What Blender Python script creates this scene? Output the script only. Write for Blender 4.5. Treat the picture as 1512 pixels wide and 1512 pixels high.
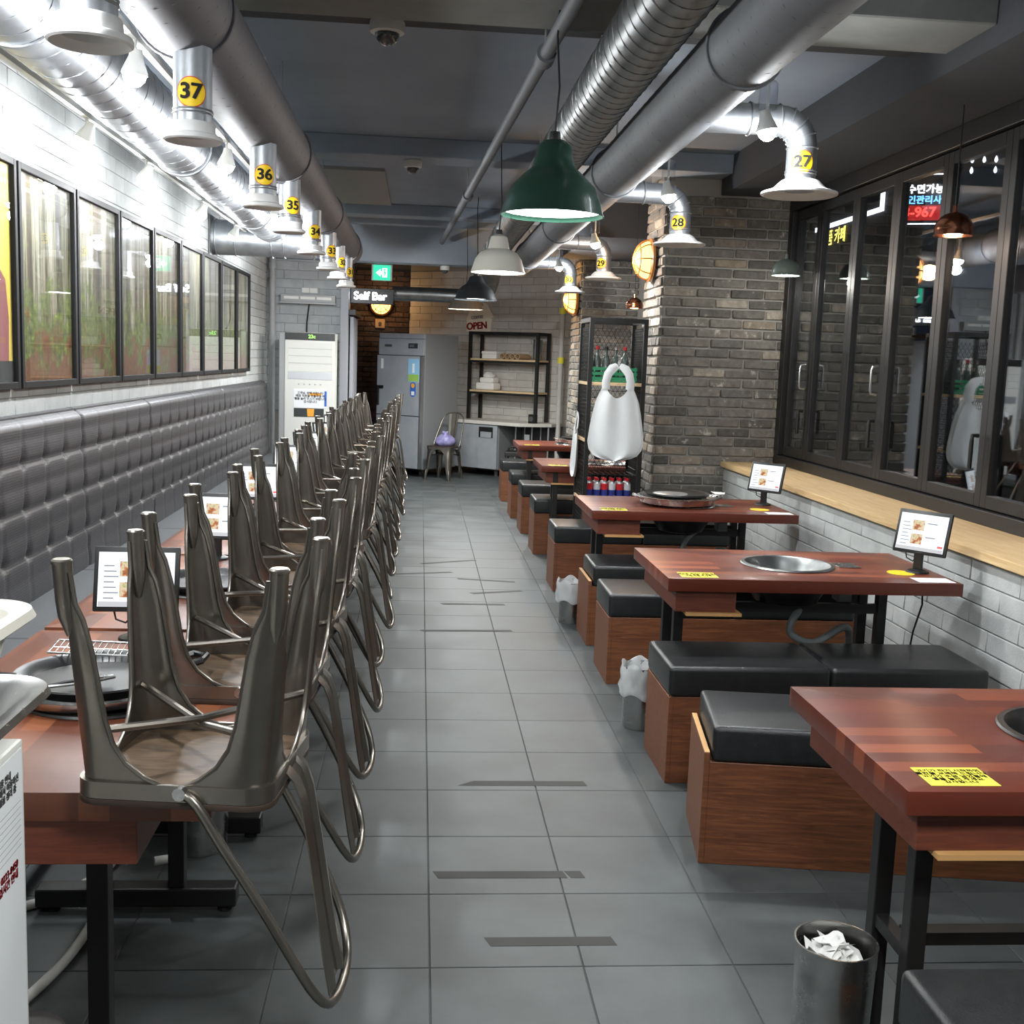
import bpy, bmesh, math, random
from mathutils import Vector, Matrix
random.seed(7)
PI = math.pi
scene = bpy.context.scene
for o in list(bpy.data.objects): bpy.data.objects.remove(o)
COL = scene.collection

# ------------------------------------------------------------------ camera
cam_d = bpy.data.cameras.new('camera'); cam = bpy.data.objects.new('camera', cam_d); COL.objects.link(cam)
cam_d.sensor_width = 36.0; cam_d.lens = 36.0 * 1648.5 / 1512.0; cam_d.clip_start = 0.05; cam_d.clip_end = 200
def cam_matrix(pitch, yaw, roll, h):
    p, y, r = (math.radians(a) for a in (pitch, yaw, roll))
    f = Vector((math.sin(y)*math.cos(p), math.cos(y)*math.cos(p), -math.sin(p)))
    rt = Vector((math.cos(y), -math.sin(y), 0)); dn = f.cross(rt)
    x = rt*math.cos(r) + dn*math.sin(r); d = -rt*math.sin(r) + dn*math.cos(r)
    u = -d; b = -f
    return Matrix(((x.x, u.x, b.x, 0), (x.y, u.y, b.y, 0), (x.z, u.z, b.z, h), (0, 0, 0, 1)))
cam.matrix_world = cam_matrix(7.684, 4.900, -2.085, 1.556)
scene.camera = cam

# ------------------------------------------------------------------ world, exposure
w = bpy.data.worlds.new('night'); scene.world = w; w.use_nodes = True
w.node_tree.nodes['Background'].inputs[0].default_value = (0.05, 0.06, 0.09, 1)
w.node_tree.nodes['Background'].inputs[1].default_value = 0.25
vs = scene.view_settings
vs.view_transform = 'Standard'; vs.look = 'None'; vs.gamma = 1.0; vs.use_curve_mapping = False
vs.exposure = 0.72
K_SPOT, K_PEND, K_FILL = 1.0, 1.0, 1.0      # lamp strength factors

# ------------------------------------------------------------------ material helpers
MATS = {}
def srgb(r, g, b):
    def c(v):
        v /= 255.0
        return v/12.92 if v <= 0.04045 else ((v+0.055)/1.055)**2.4
    return (c(r), c(g), c(b), 1.0)
def mat(name, col, rough=0.5, metal=0.0, coat=0.0, emit=None, estr=0.0, spec=0.5, trans=0.0, alpha=1.0):
    m = bpy.data.materials.new(name); m.use_nodes = True
    b = m.node_tree.nodes['Principled BSDF']
    b.inputs['Base Color'].default_value = col; b.inputs['Roughness'].default_value = rough
    b.inputs['Metallic'].default_value = metal; b.inputs['Coat Weight'].default_value = coat
    b.inputs['Coat Roughness'].default_value = 0.08
    b.inputs['Specular IOR Level'].default_value = spec
    b.inputs['Transmission Weight'].default_value = trans; b.inputs['Alpha'].default_value = alpha
    if emit: b.inputs['Emission Color'].default_value = emit; b.inputs['Emission Strength'].default_value = estr
    MATS[name] = m
    return m
class NT:
    def __init__(s, m): s.t = m.node_tree; s.b = s.t.nodes['Principled BSDF']
    def n(s, typ, **kw):
        nd = s.t.nodes.new(typ)
        for k, v in kw.items():
            if k.startswith('_'): setattr(nd, k[1:], v)
            else:
                key = k.replace('__', ' ')
                nd.inputs[int(key[1:]) if key[0] == 'i' and key[1:].isdigit() else key].default_value = v
        return nd
    def l(s, a, b): s.t.links.new(a, b)
    def coord(s, scale=(1, 1, 1), kind='Object', rot=(0, 0, 0)):
        c = s.n('ShaderNodeTexCoord'); mp = s.n('ShaderNodeMapping')
        mp.inputs['Scale'].default_value = scale; mp.inputs['Rotation'].default_value = rot
        s.l(c.outputs[kind], mp.inputs['Vector']); return mp.outputs['Vector']
    def noise(s, vec, scale, detail=4, rough=0.6, dist=0.0):
        nd = s.n('ShaderNodeTexNoise'); nd.inputs['Scale'].default_value = scale; nd.inputs['Detail'].default_value = detail
        nd.inputs['Roughness'].default_value = rough; nd.inputs['Distortion'].default_value = dist
        if vec is not None: s.l(vec, nd.inputs['Vector'])
        return nd.outputs['Fac']
    def ramp(s, fac, stops, interp='LINEAR'):
        r = s.n('ShaderNodeValToRGB'); e = r.color_ramp.elements; r.color_ramp.interpolation = interp
        while len(e) < len(stops): e.new(0.5)
        for i, (p, c) in enumerate(stops): e[i].position = p; e[i].color = c
        s.l(fac, r.inputs['Fac']); return r.outputs['Color']
    def mix(s, fac, a, b, mode='MIX'):
        m = s.n('ShaderNodeMix', _data_type='RGBA', _blend_type=mode)
        if isinstance(fac, float): m.inputs[0].default_value = fac
        else: s.l(fac, m.inputs[0])
        for i, v in ((6, a), (7, b)):
            if isinstance(v, tuple): m.inputs[i].default_value = v
            else: s.l(v, m.inputs[i])
        return m.outputs[2]
    def bump(s, h, strength=0.3, dist=0.01):
        b = s.n('ShaderNodeBump'); b.inputs['Strength'].default_value = strength; b.inputs['Distance'].default_value = dist
        s.l(h, b.inputs['Height']); s.l(b.outputs['Normal'], s.b.inputs['Normal'])
    def col(s, c): s.l(c, s.b.inputs['Base Color'])
    def rgh(s, fac, lo, hi):
        m = s.n('ShaderNodeMapRange'); m.inputs['To Min'].default_value = lo; m.inputs['To Max'].default_value = hi
        s.l(fac, m.inputs['Value']); s.l(m.outputs[0], s.b.inputs['Roughness'])
    def rand(s): return s.n('ShaderNodeObjectInfo').outputs['Random']
def G(v, t=(1, 1, 1)): return srgb(v*t[0], v*t[1], v*t[2])

# plain ones
for nm, c, kw in (
    ('black_metal', G(30), dict(rough=.45, spec=.4)), ('frame_black', G(26), dict(rough=.6, spec=.2)), ('black_plastic', G(24), dict(rough=.4)),
    ('hood_white', srgb(222, 222, 220), dict(rough=.4)), ('white_plastic', srgb(212, 212, 206), dict(rough=.45)),
    ('paper', srgb(228, 230, 232), dict(rough=.8)), ('ink', G(25), dict(rough=.8)), ('ink_grey', G(110), dict(rough=.8)),
    ('red_ink', srgb(170, 40, 45), dict(rough=.7)), ('sticker_yellow', srgb(245, 205, 20), dict(rough=.5)),
    ('sticker_red', srgb(205, 50, 25), dict(rough=.5)), ('note_yellow', srgb(232, 224, 70), dict(rough=.6)),
    ('fridge_side', srgb(128, 130, 133), dict(rough=.55, metal=.1)), ('cable_black', G(22), dict(rough=.6)),
    ('cable_white', srgb(205, 205, 198), dict(rough=.5)), ('hose_grey', srgb(105, 110, 110), dict(rough=.5)),
    ('slab_top', srgb(205, 203, 195), dict(rough=.4)), ('cardboard', srgb(186, 160, 128), dict(rough=.9)),
    ('green_plastic', srgb(25, 125, 85), dict(rough=.4)), ('can_red', srgb(190, 35, 45), dict(rough=.3)),
    ('can_blue', srgb(45, 55, 130), dict(rough=.3)), ('can_white', srgb(205, 205, 212), dict(rough=.3)),
    ('bottle_glass', srgb(70, 80, 78), dict(rough=.1)), ('orange_print', srgb(230, 160, 50), dict(rough=.6)),
    ('blue_print', srgb(50, 100, 185), dict(rough=.6)), ('green_print', srgb(150, 190, 90), dict(rough=.6)),
    ('sky_print', srgb(140, 190, 225), dict(rough=.6)), ('dark_print', srgb(45, 50, 50), dict(rough=.6)),
    ('pend_green', srgb(30, 58, 48), dict(rough=.3, coat=.6)), ('pend_white', srgb(196, 194, 184), dict(rough=.35)),
    ('pend_black', srgb(38, 42, 46), dict(rough=.4)), ('pend_brown', srgb(92, 84, 74), dict(rough=.45)),
    ('lamp_sage', srgb(108, 120, 112), dict(rough=.35)), ('copper', srgb(215, 140, 105), dict(rough=.15, metal=1)),
    ('alu', srgb(190, 192, 195), dict(rough=.35, metal=.9)), ('exit_case', srgb(175, 180, 175), dict(rough=.5)),
    ('sign_black', G(18), dict(rough=.4)), ('wood_edge', srgb(196, 150, 95), dict(rough=.6)),
    ('fur', srgb(72, 69, 68), dict(rough=1)), ('rubber', G(28), dict(rough=.9)), ('seat_edge', srgb(58, 46, 38), dict(rough=.5)), ('basket_white', srgb(196, 193, 182), dict(rough=.5)),
    ('outside_dark', G(28), dict(rough=.9)), ('cup_steel', srgb(185, 185, 185), dict(rough=.2, metal=1)),
    ('foam', srgb(232, 232, 228), dict(rough=.8)), ('grey_panel', srgb(150, 152, 158), dict(rough=.5)),
    ('bag_film', srgb(225, 228, 230), dict(rough=.25, alpha=.6)), ('grey_dark', G(75), dict(rough=.5)), ('ac_grey', srgb(150, 152, 152), dict(rough=.45)),
    ('sign_wood', srgb(226, 216, 200), dict(rough=.7)), ('mortar', srgb(160, 157, 150), dict(rough=.95)),
    ('mortar_dark', srgb(84, 78, 74), dict(rough=.95)), ('block_joint', srgb(150, 151, 149), dict(rough=.95)),
    ('grout', G(74), dict(rough=.9)), ('tape', srgb(40, 40, 36), dict(rough=.7)), ('dome_glass', G(60), dict(rough=.05, coat=1)),
    ('yellow_poster', srgb(226, 200, 90), dict(rough=.5)), ('poster_pink', srgb(150, 90, 90), dict(rough=.6)),
    ('griddle', G(26), dict(rough=.35, spec=.6)), ('cream', srgb(225, 210, 180), dict(rough=.5)),
    ('bulb_case', srgb(180, 120, 60), dict(rough=.4)), ('ceiling_panel', srgb(142, 142, 138), dict(rough=.9)),
): mat(nm, c, **kw)
def emis(name, col, strength):
    m = mat(name, (0, 0, 0, 1), rough=.5, emit=col, estr=strength); return m
emis('lamp_glow', (1, .98, .94, 1), 30); emis('lamp_warm', (1, .93, .72, 1), 22); emis('pend_glow', (.96, 1, .97, 1), 9)
emis('amber_glow', (1, .5, .14, 1), 2.6); emis('screen', (.86, .93, 1, 1), .8); emis('screen_text', (.35, .38, .45, 1), .35)
emis('screen_red', (.9, .08, .08, 1), 1.0); emis('screen_grey', (.75, .75, .78, 1), .5); emis('exit_green', (.02, .7, .42, 1), .75)
emis('exit_white', (.8, 1, .95, 1), 1.2); emis('neon_white', (.92, .95, 1, 1), 5); emis('neon_blue', (.12, .38, 1, 1), 4)
emis('neon_red', (1, .05, .04, 1), 4); emis('neon_yellow', (1, .8, .15, 1), 3); emis('led_white', (.85, .88, 1, 1), 3.5)
emis('led_digits', (.35, .95, .15, 1), 1.6); emis('self_bar', (.88, .92, 1, 1), 5); emis('sign_red_back', (.7, .02, .02, 1), .8)
emis('copper_glow', (1, .8, .62, 1), 14)
m = emis('screen_food', (1, 1, 1, 1), .55); t = NT(m)
t.l(t.ramp(t.noise(t.coord(), 45, 3), [(.3, srgb(60, 25, 12)), (.48, srgb(205, 120, 55)), (.58, srgb(245, 225, 190)), (.75, srgb(150, 170, 60))]), t.b.inputs['Emission Color'])

def speck(name, c1, c2, scale, rough=(.4, .6), bump=.15, metal=0., coat=0., rnd=None, detail=5, bscale=None, coordscale=(1, 1, 1)):
    m = mat(name, c1, metal=metal, coat=coat); t = NT(m); v = t.coord(coordscale)
    if rnd is not None:      # de-correlate copies
        a = t.n('ShaderNodeVectorMath', _operation='ADD'); t.l(v, a.inputs[0]); r = t.n('ShaderNodeVectorMath', _operation='SCALE')
        cb = t.n('ShaderNodeCombineXYZ'); t.l(t.rand(), cb.inputs[0]); t.l(t.rand(), cb.inputs[1]); t.l(cb.outputs[0], r.inputs[0]); r.inputs['Scale'].default_value = 37
        t.l(r.outputs[0], a.inputs[1]); v = a.outputs[0]
    f = t.noise(v, scale, detail); c = t.ramp(f, [(.3, c1), (.7, c2)])
    if rnd is not None:
        g = t.ramp(t.rand(), [(0, (1-rnd, 1-rnd, 1-rnd, 1)), (1, (1+rnd*0.0, 1, 1, 1))])
        c = t.mix(1.0, c, g, 'MULTIPLY')
    t.col(c); t.rgh(f, *rough)
    if bump: t.bump(t.noise(v, bscale or scale*6, 4), bump, .004)
    return m
speck('floor_tile', srgb(52, 56, 58), srgb(78, 82, 82), 3.2, (.42, .6), .06, rnd=.10, bscale=60, detail=8)
speck('block', srgb(172, 175, 174), srgb(196, 198, 196), 7, (.75, .95), .5, rnd=.12, bscale=120)
speck('block_back', srgb(182, 180, 176), srgb(200, 198, 192), 7, (.75, .95), .5, rnd=.10, bscale=120)
speck('block_grey', srgb(158, 162, 164), srgb(178, 182, 183), 7, (.75, .95), .5, rnd=.10, bscale=120)
speck('ceiling', srgb(136, 146, 158), srgb(150, 160, 170), 1.5, (.85, .95), .3, bscale=40)
speck('ceiling_dark', srgb(64, 66, 69), srgb(74, 76, 79), 1.5, (.85, .95), .3, bscale=40)
speck('beam', srgb(112, 114, 112), srgb(134, 135, 131), 2.5, (.85, .95), .3, bscale=30)
speck('wall_paint', srgb(112, 114, 115), srgb(126, 128, 128), 2, (.8, .95), .2)
speck('galv', srgb(150, 154, 158), srgb(180, 184, 188), 9, (.38, .5), 0, metal=.9)
speck('galv_dark', srgb(120, 122, 122), srgb(150, 152, 152), 9, (.28, .45), 0, metal=.95)
speck('duct_paint', srgb(92, 95, 99), srgb(106, 109, 113), 5, (.55, .7), .05)
speck('duct_brown', srgb(88, 88, 93), srgb(100, 99, 103), 5, (.6, .7), .05)
speck('chair_metal', srgb(124, 119, 112), srgb(138, 133, 125), 8, (.26, .32), 0, metal=.9)
speck('steel', srgb(170, 170, 168), srgb(196, 196, 194), 20, (.2, .32), 0, metal=1.)
speck('fridge_steel', srgb(158, 163, 170), srgb(172, 177, 183), 6, (.35, .45), 0, metal=.25)
speck('leather_black', srgb(27, 29, 30), srgb(35, 37, 38), 30, (.3, .4), .25, bscale=220)
speck('window_frame', srgb(27, 26, 27), srgb(34, 33, 33), 10, (.38, .5), .02)
speck('apron', srgb(226, 230, 232), srgb(238, 240, 242), 6, (.3, .45), .1, bscale=12)
speck('bench_weave', srgb(72, 74, 76), srgb(84, 86, 88), 20, (.5, .65), .3)
speck('tissue', srgb(222, 221, 218), srgb(238, 238, 236), 20, (.8, .9), .3)
speck('purple_bag', srgb(105, 100, 150), srgb(160, 155, 200), 30, (.3, .5), .4)
speck('wire_paint', srgb(150, 152, 152), srgb(160, 162, 162), 10)

# bricks with a tone per object
def brick_mat(name, stops, blotch, island=False):
    m = mat(name, (.2, .2, .2, 1), rough=.9); t = NT(m); v = t.coord()
    a = t.n('ShaderNodeVectorMath', _operation='ADD'); t.l(v, a.inputs[0]); cb = t.n('ShaderNodeCombineXYZ')
    mu = t.n('ShaderNodeMath', _operation='MULTIPLY'); t.l(t.rand(), mu.inputs[0]); mu.inputs[1].default_value = 91
    t.l(mu.outputs[0], cb.inputs[0]); t.l(mu.outputs[0], cb.inputs[2]); t.l(cb.outputs[0], a.inputs[1]); v = a.outputs[0]
    base = t.ramp(t.n('ShaderNodeNewGeometry').outputs['Random Per Island'] if island else t.rand(), stops)
    f = t.noise(v, 22, 5); base = t.mix(1.0, base, t.ramp(f, [(.3, (.62, .62, .62, 1)), (.7, (1.12, 1.1, 1.08, 1))]), 'MULTIPLY')
    f2 = t.noise(v, 11, 6, .7); k = t.ramp(f2, [(.60, (0, 0, 0, 1)), (.68, (1, 1, 1, 1))])
    sep = t.n('ShaderNodeMath', _operation='MULTIPLY'); t.l(k, sep.inputs[0]); sep.inputs[1].default_value = .75
    t.col(t.mix(sep.outputs[0], base, blotch)); t.bump(t.noise(v, 60, 5), .6, .006); t.b.inputs['Roughness'].default_value = .92
brick_mat('brick_grey', [(0, srgb(96, 94, 90)), (.25, srgb(124, 121, 115)), (.5, srgb(138, 134, 126)), (.7, srgb(112, 111, 108)), (.86, srgb(156, 144, 128)), (1, srgb(172, 166, 156))], srgb(202, 198, 188))
brick_mat('brick_dark', [(0, srgb(62, 54, 52)), (.4, srgb(88, 74, 68)), (.7, srgb(104, 86, 78)), (1, srgb(76, 70, 68))], srgb(140, 132, 124), True)

# butcher-block table wood: staves along local X
def stave(name, rotz, tones, w=.055, l=.42, rough=(.24, .3), coat=.05):
    m = mat(name, (.2, .1, .05, 1), coat=coat); t = NT(m)
    v = t.coord(rot=(0, 0, rotz))
    b = t.n('ShaderNodeTexBrick'); t.l(v, b.inputs['Vector']); b.offset = .37; b.squash = 1
    b.inputs['Scale'].default_value = 1; b.inputs['Brick Width'].default_value = l; b.inputs['Row Height'].default_value = w
    b.inputs['Mortar Size'].default_value = .0004; b.inputs['Bias'].default_value = 0
    b.inputs['Color1'].default_value = (0, 0, 0, 1); b.inputs['Color2'].default_value = (1, 1, 1, 1); b.inputs['Mortar'].default_value = (.3, .3, .3, 1)
    v2 = t.coord((3, 40, 40), rot=(0, 0, rotz)); f = t.noise(v2, 2.0, 5, .6, .6)
    base = t.ramp(b.outputs['Color'], [(0, tones[0]), (.5, tones[1]), (1, tones[2])])
    t.col(t.mix(1.0, base, t.ramp(f, [(.3, (.86, .85, .84, 1)), (.7, (1.06, 1.06, 1.06, 1))]), 'MULTIPLY')); t.b.inputs['Roughness'].default_value = .34
stave('table_wood', 0, (srgb(84, 36, 25), srgb(106, 48, 32), srgb(142, 74, 46)))
stave('table_wood_y', PI/2, (srgb(92, 50, 34), srgb(116, 66, 45), srgb(150, 92, 62)))
def grain(name, c1, c2, c3, sc=(2, 30, 30), rough=(.45, .6), nscale=2.2, coat=0.):
    m = mat(name, c1, coat=coat); t = NT(m); v = t.coord(sc)
    f = t.noise(v, nscale, 6, .65, 1.2); t.col(t.ramp(f, [(.3, c1), (.52, c2), (.7, c3)])); t.rgh(f, *rough); t.bump(f, .12, .002)
grain('bench_wood', srgb(86, 50, 30), srgb(110, 66, 40), srgb(132, 82, 50))
grain('drawer_wood', srgb(88, 42, 30), srgb(102, 52, 36), srgb(116, 62, 44), (3, 14, 30))
grain('seat_wood', srgb(62, 49, 38), srgb(90, 72, 55), srgb(116, 96, 74), (4, 26, 10), nscale=1.6)
grain('pine', srgb(196, 160, 112), srgb(214, 182, 134), srgb(226, 198, 152), (22, 1.2, 22))
grain('shelf_wood', srgb(190, 158, 116), srgb(212, 184, 144), srgb(222, 198, 160), (3, 20, 20))

# tufted bench leather with a small basket weave
m = mat('leather_grey', srgb(82, 80, 80), rough=.4); t = NT(m)
v = t.coord((1, 1, 1)); b = t.n('ShaderNodeTexBrick'); s_ = t.n('ShaderNodeSeparateXYZ'); t.l(v, s_.inputs[0]); cb = t.n('ShaderNodeCombineXYZ')
t.l(s_.outputs[1], cb.inputs[0]); t.l(s_.outputs[2], cb.inputs[1]); t.l(cb.outputs[0], b.inputs['Vector'])
b.inputs['Scale'].default_value = 1; b.inputs['Brick Width'].default_value = .022; b.inputs['Row Height'].default_value = .011; b.inputs['Mortar Size'].default_value = .002
b.inputs['Color1'].default_value = (1, 1, 1, 1); b.inputs['Color2'].default_value = (.8, .8, .8, 1); b.inputs['Mortar'].default_value = (0, 0, 0, 1)
t.bump(b.outputs['Color'], .5, .003); t.col(t.mix(1., srgb(70, 69, 71), t.ramp(b.outputs['Fac'], [(0, (1, 1, 1, 1)), (1, (.62, .62, .62, 1))]), 'MULTIPLY'))

# window and picture glass: clear with a mirror share that follows the angle
def glass(name, tint, base, ior):
    m = bpy.data.materials.new(name); m.use_nodes = True; MATS[name] = m; tr = m.node_tree; tr.nodes.clear()
    o = tr.nodes.new('ShaderNodeOutputMaterial'); mx = tr.nodes.new('ShaderNodeMixShader'); t1 = tr.nodes.new('ShaderNodeBsdfTransparent')
    g = tr.nodes.new('ShaderNodeBsdfGlossy'); fr = tr.nodes.new('ShaderNodeFresnel'); ad = tr.nodes.new('ShaderNodeMath'); ad.operation = 'ADD'; ad.use_clamp = True
    t1.inputs[0].default_value = tint; g.inputs['Roughness'].default_value = .015; g.inputs[0].default_value = (.95, .97, 1, 1)
    ad.inputs[1].default_value = base
    ge = tr.nodes.new('ShaderNodeNewGeometry'); mr = tr.nodes.new('ShaderNodeMapRange')     # same reflectance from both sides of the thin pane
    mr.inputs['To Min'].default_value = ior; mr.inputs['To Max'].default_value = 1.0/ior
    tr.links.new(ge.outputs['Backfacing'], mr.inputs['Value']); tr.links.new(mr.outputs[0], fr.inputs['IOR'])
    tr.links.new(fr.outputs[0], ad.inputs[0]); tr.links.new(ad.outputs[0], mx.inputs[0]); tr.links.new(t1.outputs[0], mx.inputs[1]); tr.links.new(g.outputs[0], mx.inputs[2]); tr.links.new(mx.outputs[0], o.inputs[0])
glass('window_glass', (.82, .84, .85, 1), .11, 1.55)
glass('picture_glass', (.97, .975, .98, 1), .0, 1.19)
glass('lamp_glass', (.9, .92, .95, 1), .05, 1.4)

# forest print for the framed pictures: trunks, shrubs, earth (local Y across, Z up, 0..1 metres)
m = mat('forest_print', (.2, .2, .2, 1), rough=.55); t = NT(m)
c = t.n('ShaderNodeTexCoord'); sx = t.n('ShaderNodeSeparateXYZ'); t.l(c.outputs['Object'], sx.inputs[0])
oi = t.n('ShaderNodeObjectInfo'); of = t.n('ShaderNodeMath', _operation='MULTIPLY_ADD'); t.l(oi.outputs['Random'], of.inputs[0]); of.inputs[1].default_value = 9; t.l(sx.outputs[1], of.inputs[2])
cb = t.n('ShaderNodeCombineXYZ'); t.l(of.outputs[0], cb.inputs[1]); t.l(sx.outputs[2], cb.inputs[2])
mp = t.n('ShaderNodeMapping'); mp.inputs['Scale'].default_value = (1, 10, .35); t.l(cb.outputs[0], mp.inputs[0])
tr_ = t.ramp(t.noise(mp.outputs[0], 1, 4, .6, .25), [(.38, srgb(34, 25, 20)), (.43, srgb(92, 58, 42)), (.475, srgb(58, 60, 34)), (.52, srgb(176, 170, 152)), (.56, srgb(66, 70, 40)), (.60, srgb(196, 194, 184)), (.68, srgb(96, 66, 48))])
leaf = t.ramp(t.noise(cb.outputs[0], 26, 6, .7), [(.35, srgb(38, 52, 16)), (.55, srgb(112, 134, 44)), (.72, srgb(178, 194, 96))])
earth = t.ramp(t.noise(cb.outputs[0], 34, 5, .7), [(.3, srgb(84, 40, 22)), (.7, srgb(156, 98, 66))])
f1 = t.n('ShaderNodeMath', _operation='MULTIPLY_ADD'); t.l(t.noise(cb.outputs[0], 7, 5, .65), f1.inputs[0]); f1.inputs[1].default_value = 1.3; t.l(sx.outputs[2], f1.inputs[2])
k1 = t.ramp(f1.outputs[0], [(.98, (1, 1, 1, 1)), (1.0, (0, 0, 0, 1))]); f1b = t.n('ShaderNodeMath', _operation='MULTIPLY'); t.l(f1.outputs[0], f1b.inputs[0]); f1b.inputs[1].default_value = .8
k1 = t.ramp(f1b.outputs[0], [(.78, (.85, .85, .85, 1)), (.9, (.12, .12, .12, 1))])
k2 = t.ramp(f1b.outputs[0], [(.60, (.9, .9, .9, 1)), (.70, (0, 0, 0, 1))])
t.col(t.mix(1.0, t.mix(k2, t.mix(k1, tr_, leaf), earth), (.72, .68, .58, 1), 'MULTIPLY'))

# ------------------------------------------------------------------ mesh helpers
class MB:
    def __init__(s): s.v = []; s.f = []
    def add(s, vs, fs):
        o = len(s.v); s.v += [tuple(v) for v in vs]; s.f += [tuple(i+o for i in f) for f in fs]; return s
    def box(s, x0, x1, y0, y1, z0, z1):
        return s.add([(x0, y0, z0), (x1, y0, z0), (x1, y1, z0), (x0, y1, z0), (x0, y0, z1), (x1, y0, z1), (x1, y1, z1), (x0, y1, z1)],
                     [(3, 2, 1, 0), (4, 5, 6, 7), (0, 1, 5, 4), (1, 2, 6, 5), (2, 3, 7, 6), (3, 0, 4, 7)])
    def cyl(s, p0, p1, r, n=16, r2=None, caps=True):
        p0, p1 = Vector(p0), Vector(p1); d = (p1-p0).normalized(); a = d.orthogonal().normalized(); b = d.cross(a); r2 = r if r2 is None else r2
        vs = [p0+(a*math.cos(2*PI*i/n)+b*math.sin(2*PI*i/n))*r for i in range(n)] + [p1+(a*math.cos(2*PI*i/n)+b*math.sin(2*PI*i/n))*r2 for i in range(n)]
        fs = [(i, (i+1) % n, n+(i+1) % n, n+i) for i in range(n)]
        if caps: fs += [tuple(range(n-1, -1, -1)), tuple(range(n, 2*n))]
        return s.add(vs, fs)
    def tube(s, pts, r, n=8, closed=False, caps=True):
        P = [Vector(p) for p in pts]; N = len(P); T = []
        for i in range(N):
            a = P[(i-1) % N] if closed or i > 0 else P[i]; b = P[(i+1) % N] if closed or i < N-1 else P[i]; T.append((b-a).normalized())
        u = T[0].orthogonal().normalized(); vs = []
        for i in range(N):
            u = (u-T[i]*u.dot(T[i])).normalized(); w_ = T[i].cross(u); rr = r[i] if isinstance(r, (list, tuple)) else r
            vs += [P[i]+(u*math.cos(2*PI*k/n)+w_*math.sin(2*PI*k/n))*rr for k in range(n)]
        fs = []; M = N if closed else N-1
        for i in range(M):
            j = (i+1) % N; fs += [(i*n+k, i*n+(k+1) % n, j*n+(k+1) % n, j*n+k) for k in range(n)]
        if not closed and caps: fs += [tuple(range(n-1, -1, -1)), tuple((N-1)*n+k for k in range(n))]
        return s.add(vs, fs)
    def lathe(s, prof, n=32, c=(0, 0, 0), closed=False, fn=None):
        vs = []
        for (r, z) in prof:
            for k in range(n):
                a = 2*PI*k/n; rr, zz = (r, z) if fn is None else fn(r, z, a); vs.append((c[0]+rr*math.cos(a), c[1]+rr*math.sin(a), c[2]+zz))
        fs = []; M = len(prof) if closed else len(prof)-1
        for i in range(M):
            j = (i+1) % len(prof); fs += [(i*n+k, i*n+(k+1) % n, j*n+(k+1) % n, j*n+k) for k in range(n)]
        return s.add(vs, fs)
    def disc(s, c, r, n=24, z=None):
        return s.add([(c[0]+r*math.cos(2*PI*k/n), c[1]+r*math.sin(2*PI*k/n), c[2]) for k in range(n)], [tuple(range(n))])
    def quad(s, a, b, c, d): return s.add([a, b, c, d], [(0, 1, 2, 3)])
    def grid(s, fn, nu, nv):
        vs = [fn(i/nu, j/nv) for j in range(nv+1) for i in range(nu+1)]
        return s.add(vs, [(j*(nu+1)+i, j*(nu+1)+i+1, (j+1)*(nu+1)+i+1, (j+1)*(nu+1)+i) for j in range(nv) for i in range(nu)])
    def prism(s, poly, z0, z1, axis='z'):
        n = len(poly); q = lambda x, y, z: (x, y, z) if axis == 'z' else ((x, z, y) if axis == 'y' else (z, x, y))
        return s.add([q(x, y, z0) for x, y in poly]+[q(x, y, z1) for x, y in poly],
                     [tuple(range(n-1, -1, -1)), tuple(range(n, 2*n))]+[(i, (i+1) % n, n+(i+1) % n, n+i) for i in range(n)])
    def mesh(s, name, m=None, smooth=35, bevel=0, seg=2, solid=0):
        me = bpy.data.meshes.new(name); me.from_pydata(s.v, [], s.f); bm = bmesh.new(); bm.from_mesh(me)
        if solid: bmesh.ops.solidify(bm, geom=bm.faces[:], thickness=solid)
        bmesh.ops.recalc_face_normals(bm, faces=bm.faces[:])
        if bevel:
            es = [e for e in bm.edges if len(e.link_faces) == 2 and e.calc_face_angle(0) > math.radians(40)]
            bmesh.ops.bevel(bm, geom=es, offset=bevel, segments=seg, affect='EDGES', profile=.6, clamp_overlap=True)
        bm.to_mesh(me); bm.free()
        if smooth:
            for p in me.polygons: p.use_smooth = True
            me.set_sharp_from_angle(angle=math.radians(smooth))
        if m: me.materials.append(MATS[m])
        return me
    def build(s, name, m, parent=None, loc=(0, 0, 0), rot=(0, 0, 0), **kw): return link(name, s.mesh(name, m, **kw), parent, loc, rot)
def link(name, me, parent=None, loc=(0, 0, 0), rot=(0, 0, 0), scale=None):
    o = bpy.data.objects.new(name, me); COL.objects.link(o); o.location = loc; o.rotation_euler = rot
    if scale: o.scale = scale
    if parent: o.parent = parent
    return o
def tag(o, label=None, cat=None, group=None, kind=None):
    if label: o['label'] = label
    if cat: o['category'] = cat
    if group: o['group'] = group
    if kind: o['kind'] = kind
    return o
def thing(name, label, cat, loc=(0, 0, 0), rz=0, group=None, kind=None):
    o = bpy.data.objects.new(name, None); COL.objects.link(o); o.location = loc; o.rotation_euler = (0, 0, rz); o.empty_display_size = .05
    return tag(o, label, cat, group, kind)
def copy_tree(o, parent=None):
    c = o.copy(); COL.objects.link(c)
    if parent: c.parent = parent
    for ch in [x for x in bpy.data.objects if x.parent == o]: copy_tree(ch, c)
    return c
KIDS = None
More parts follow.
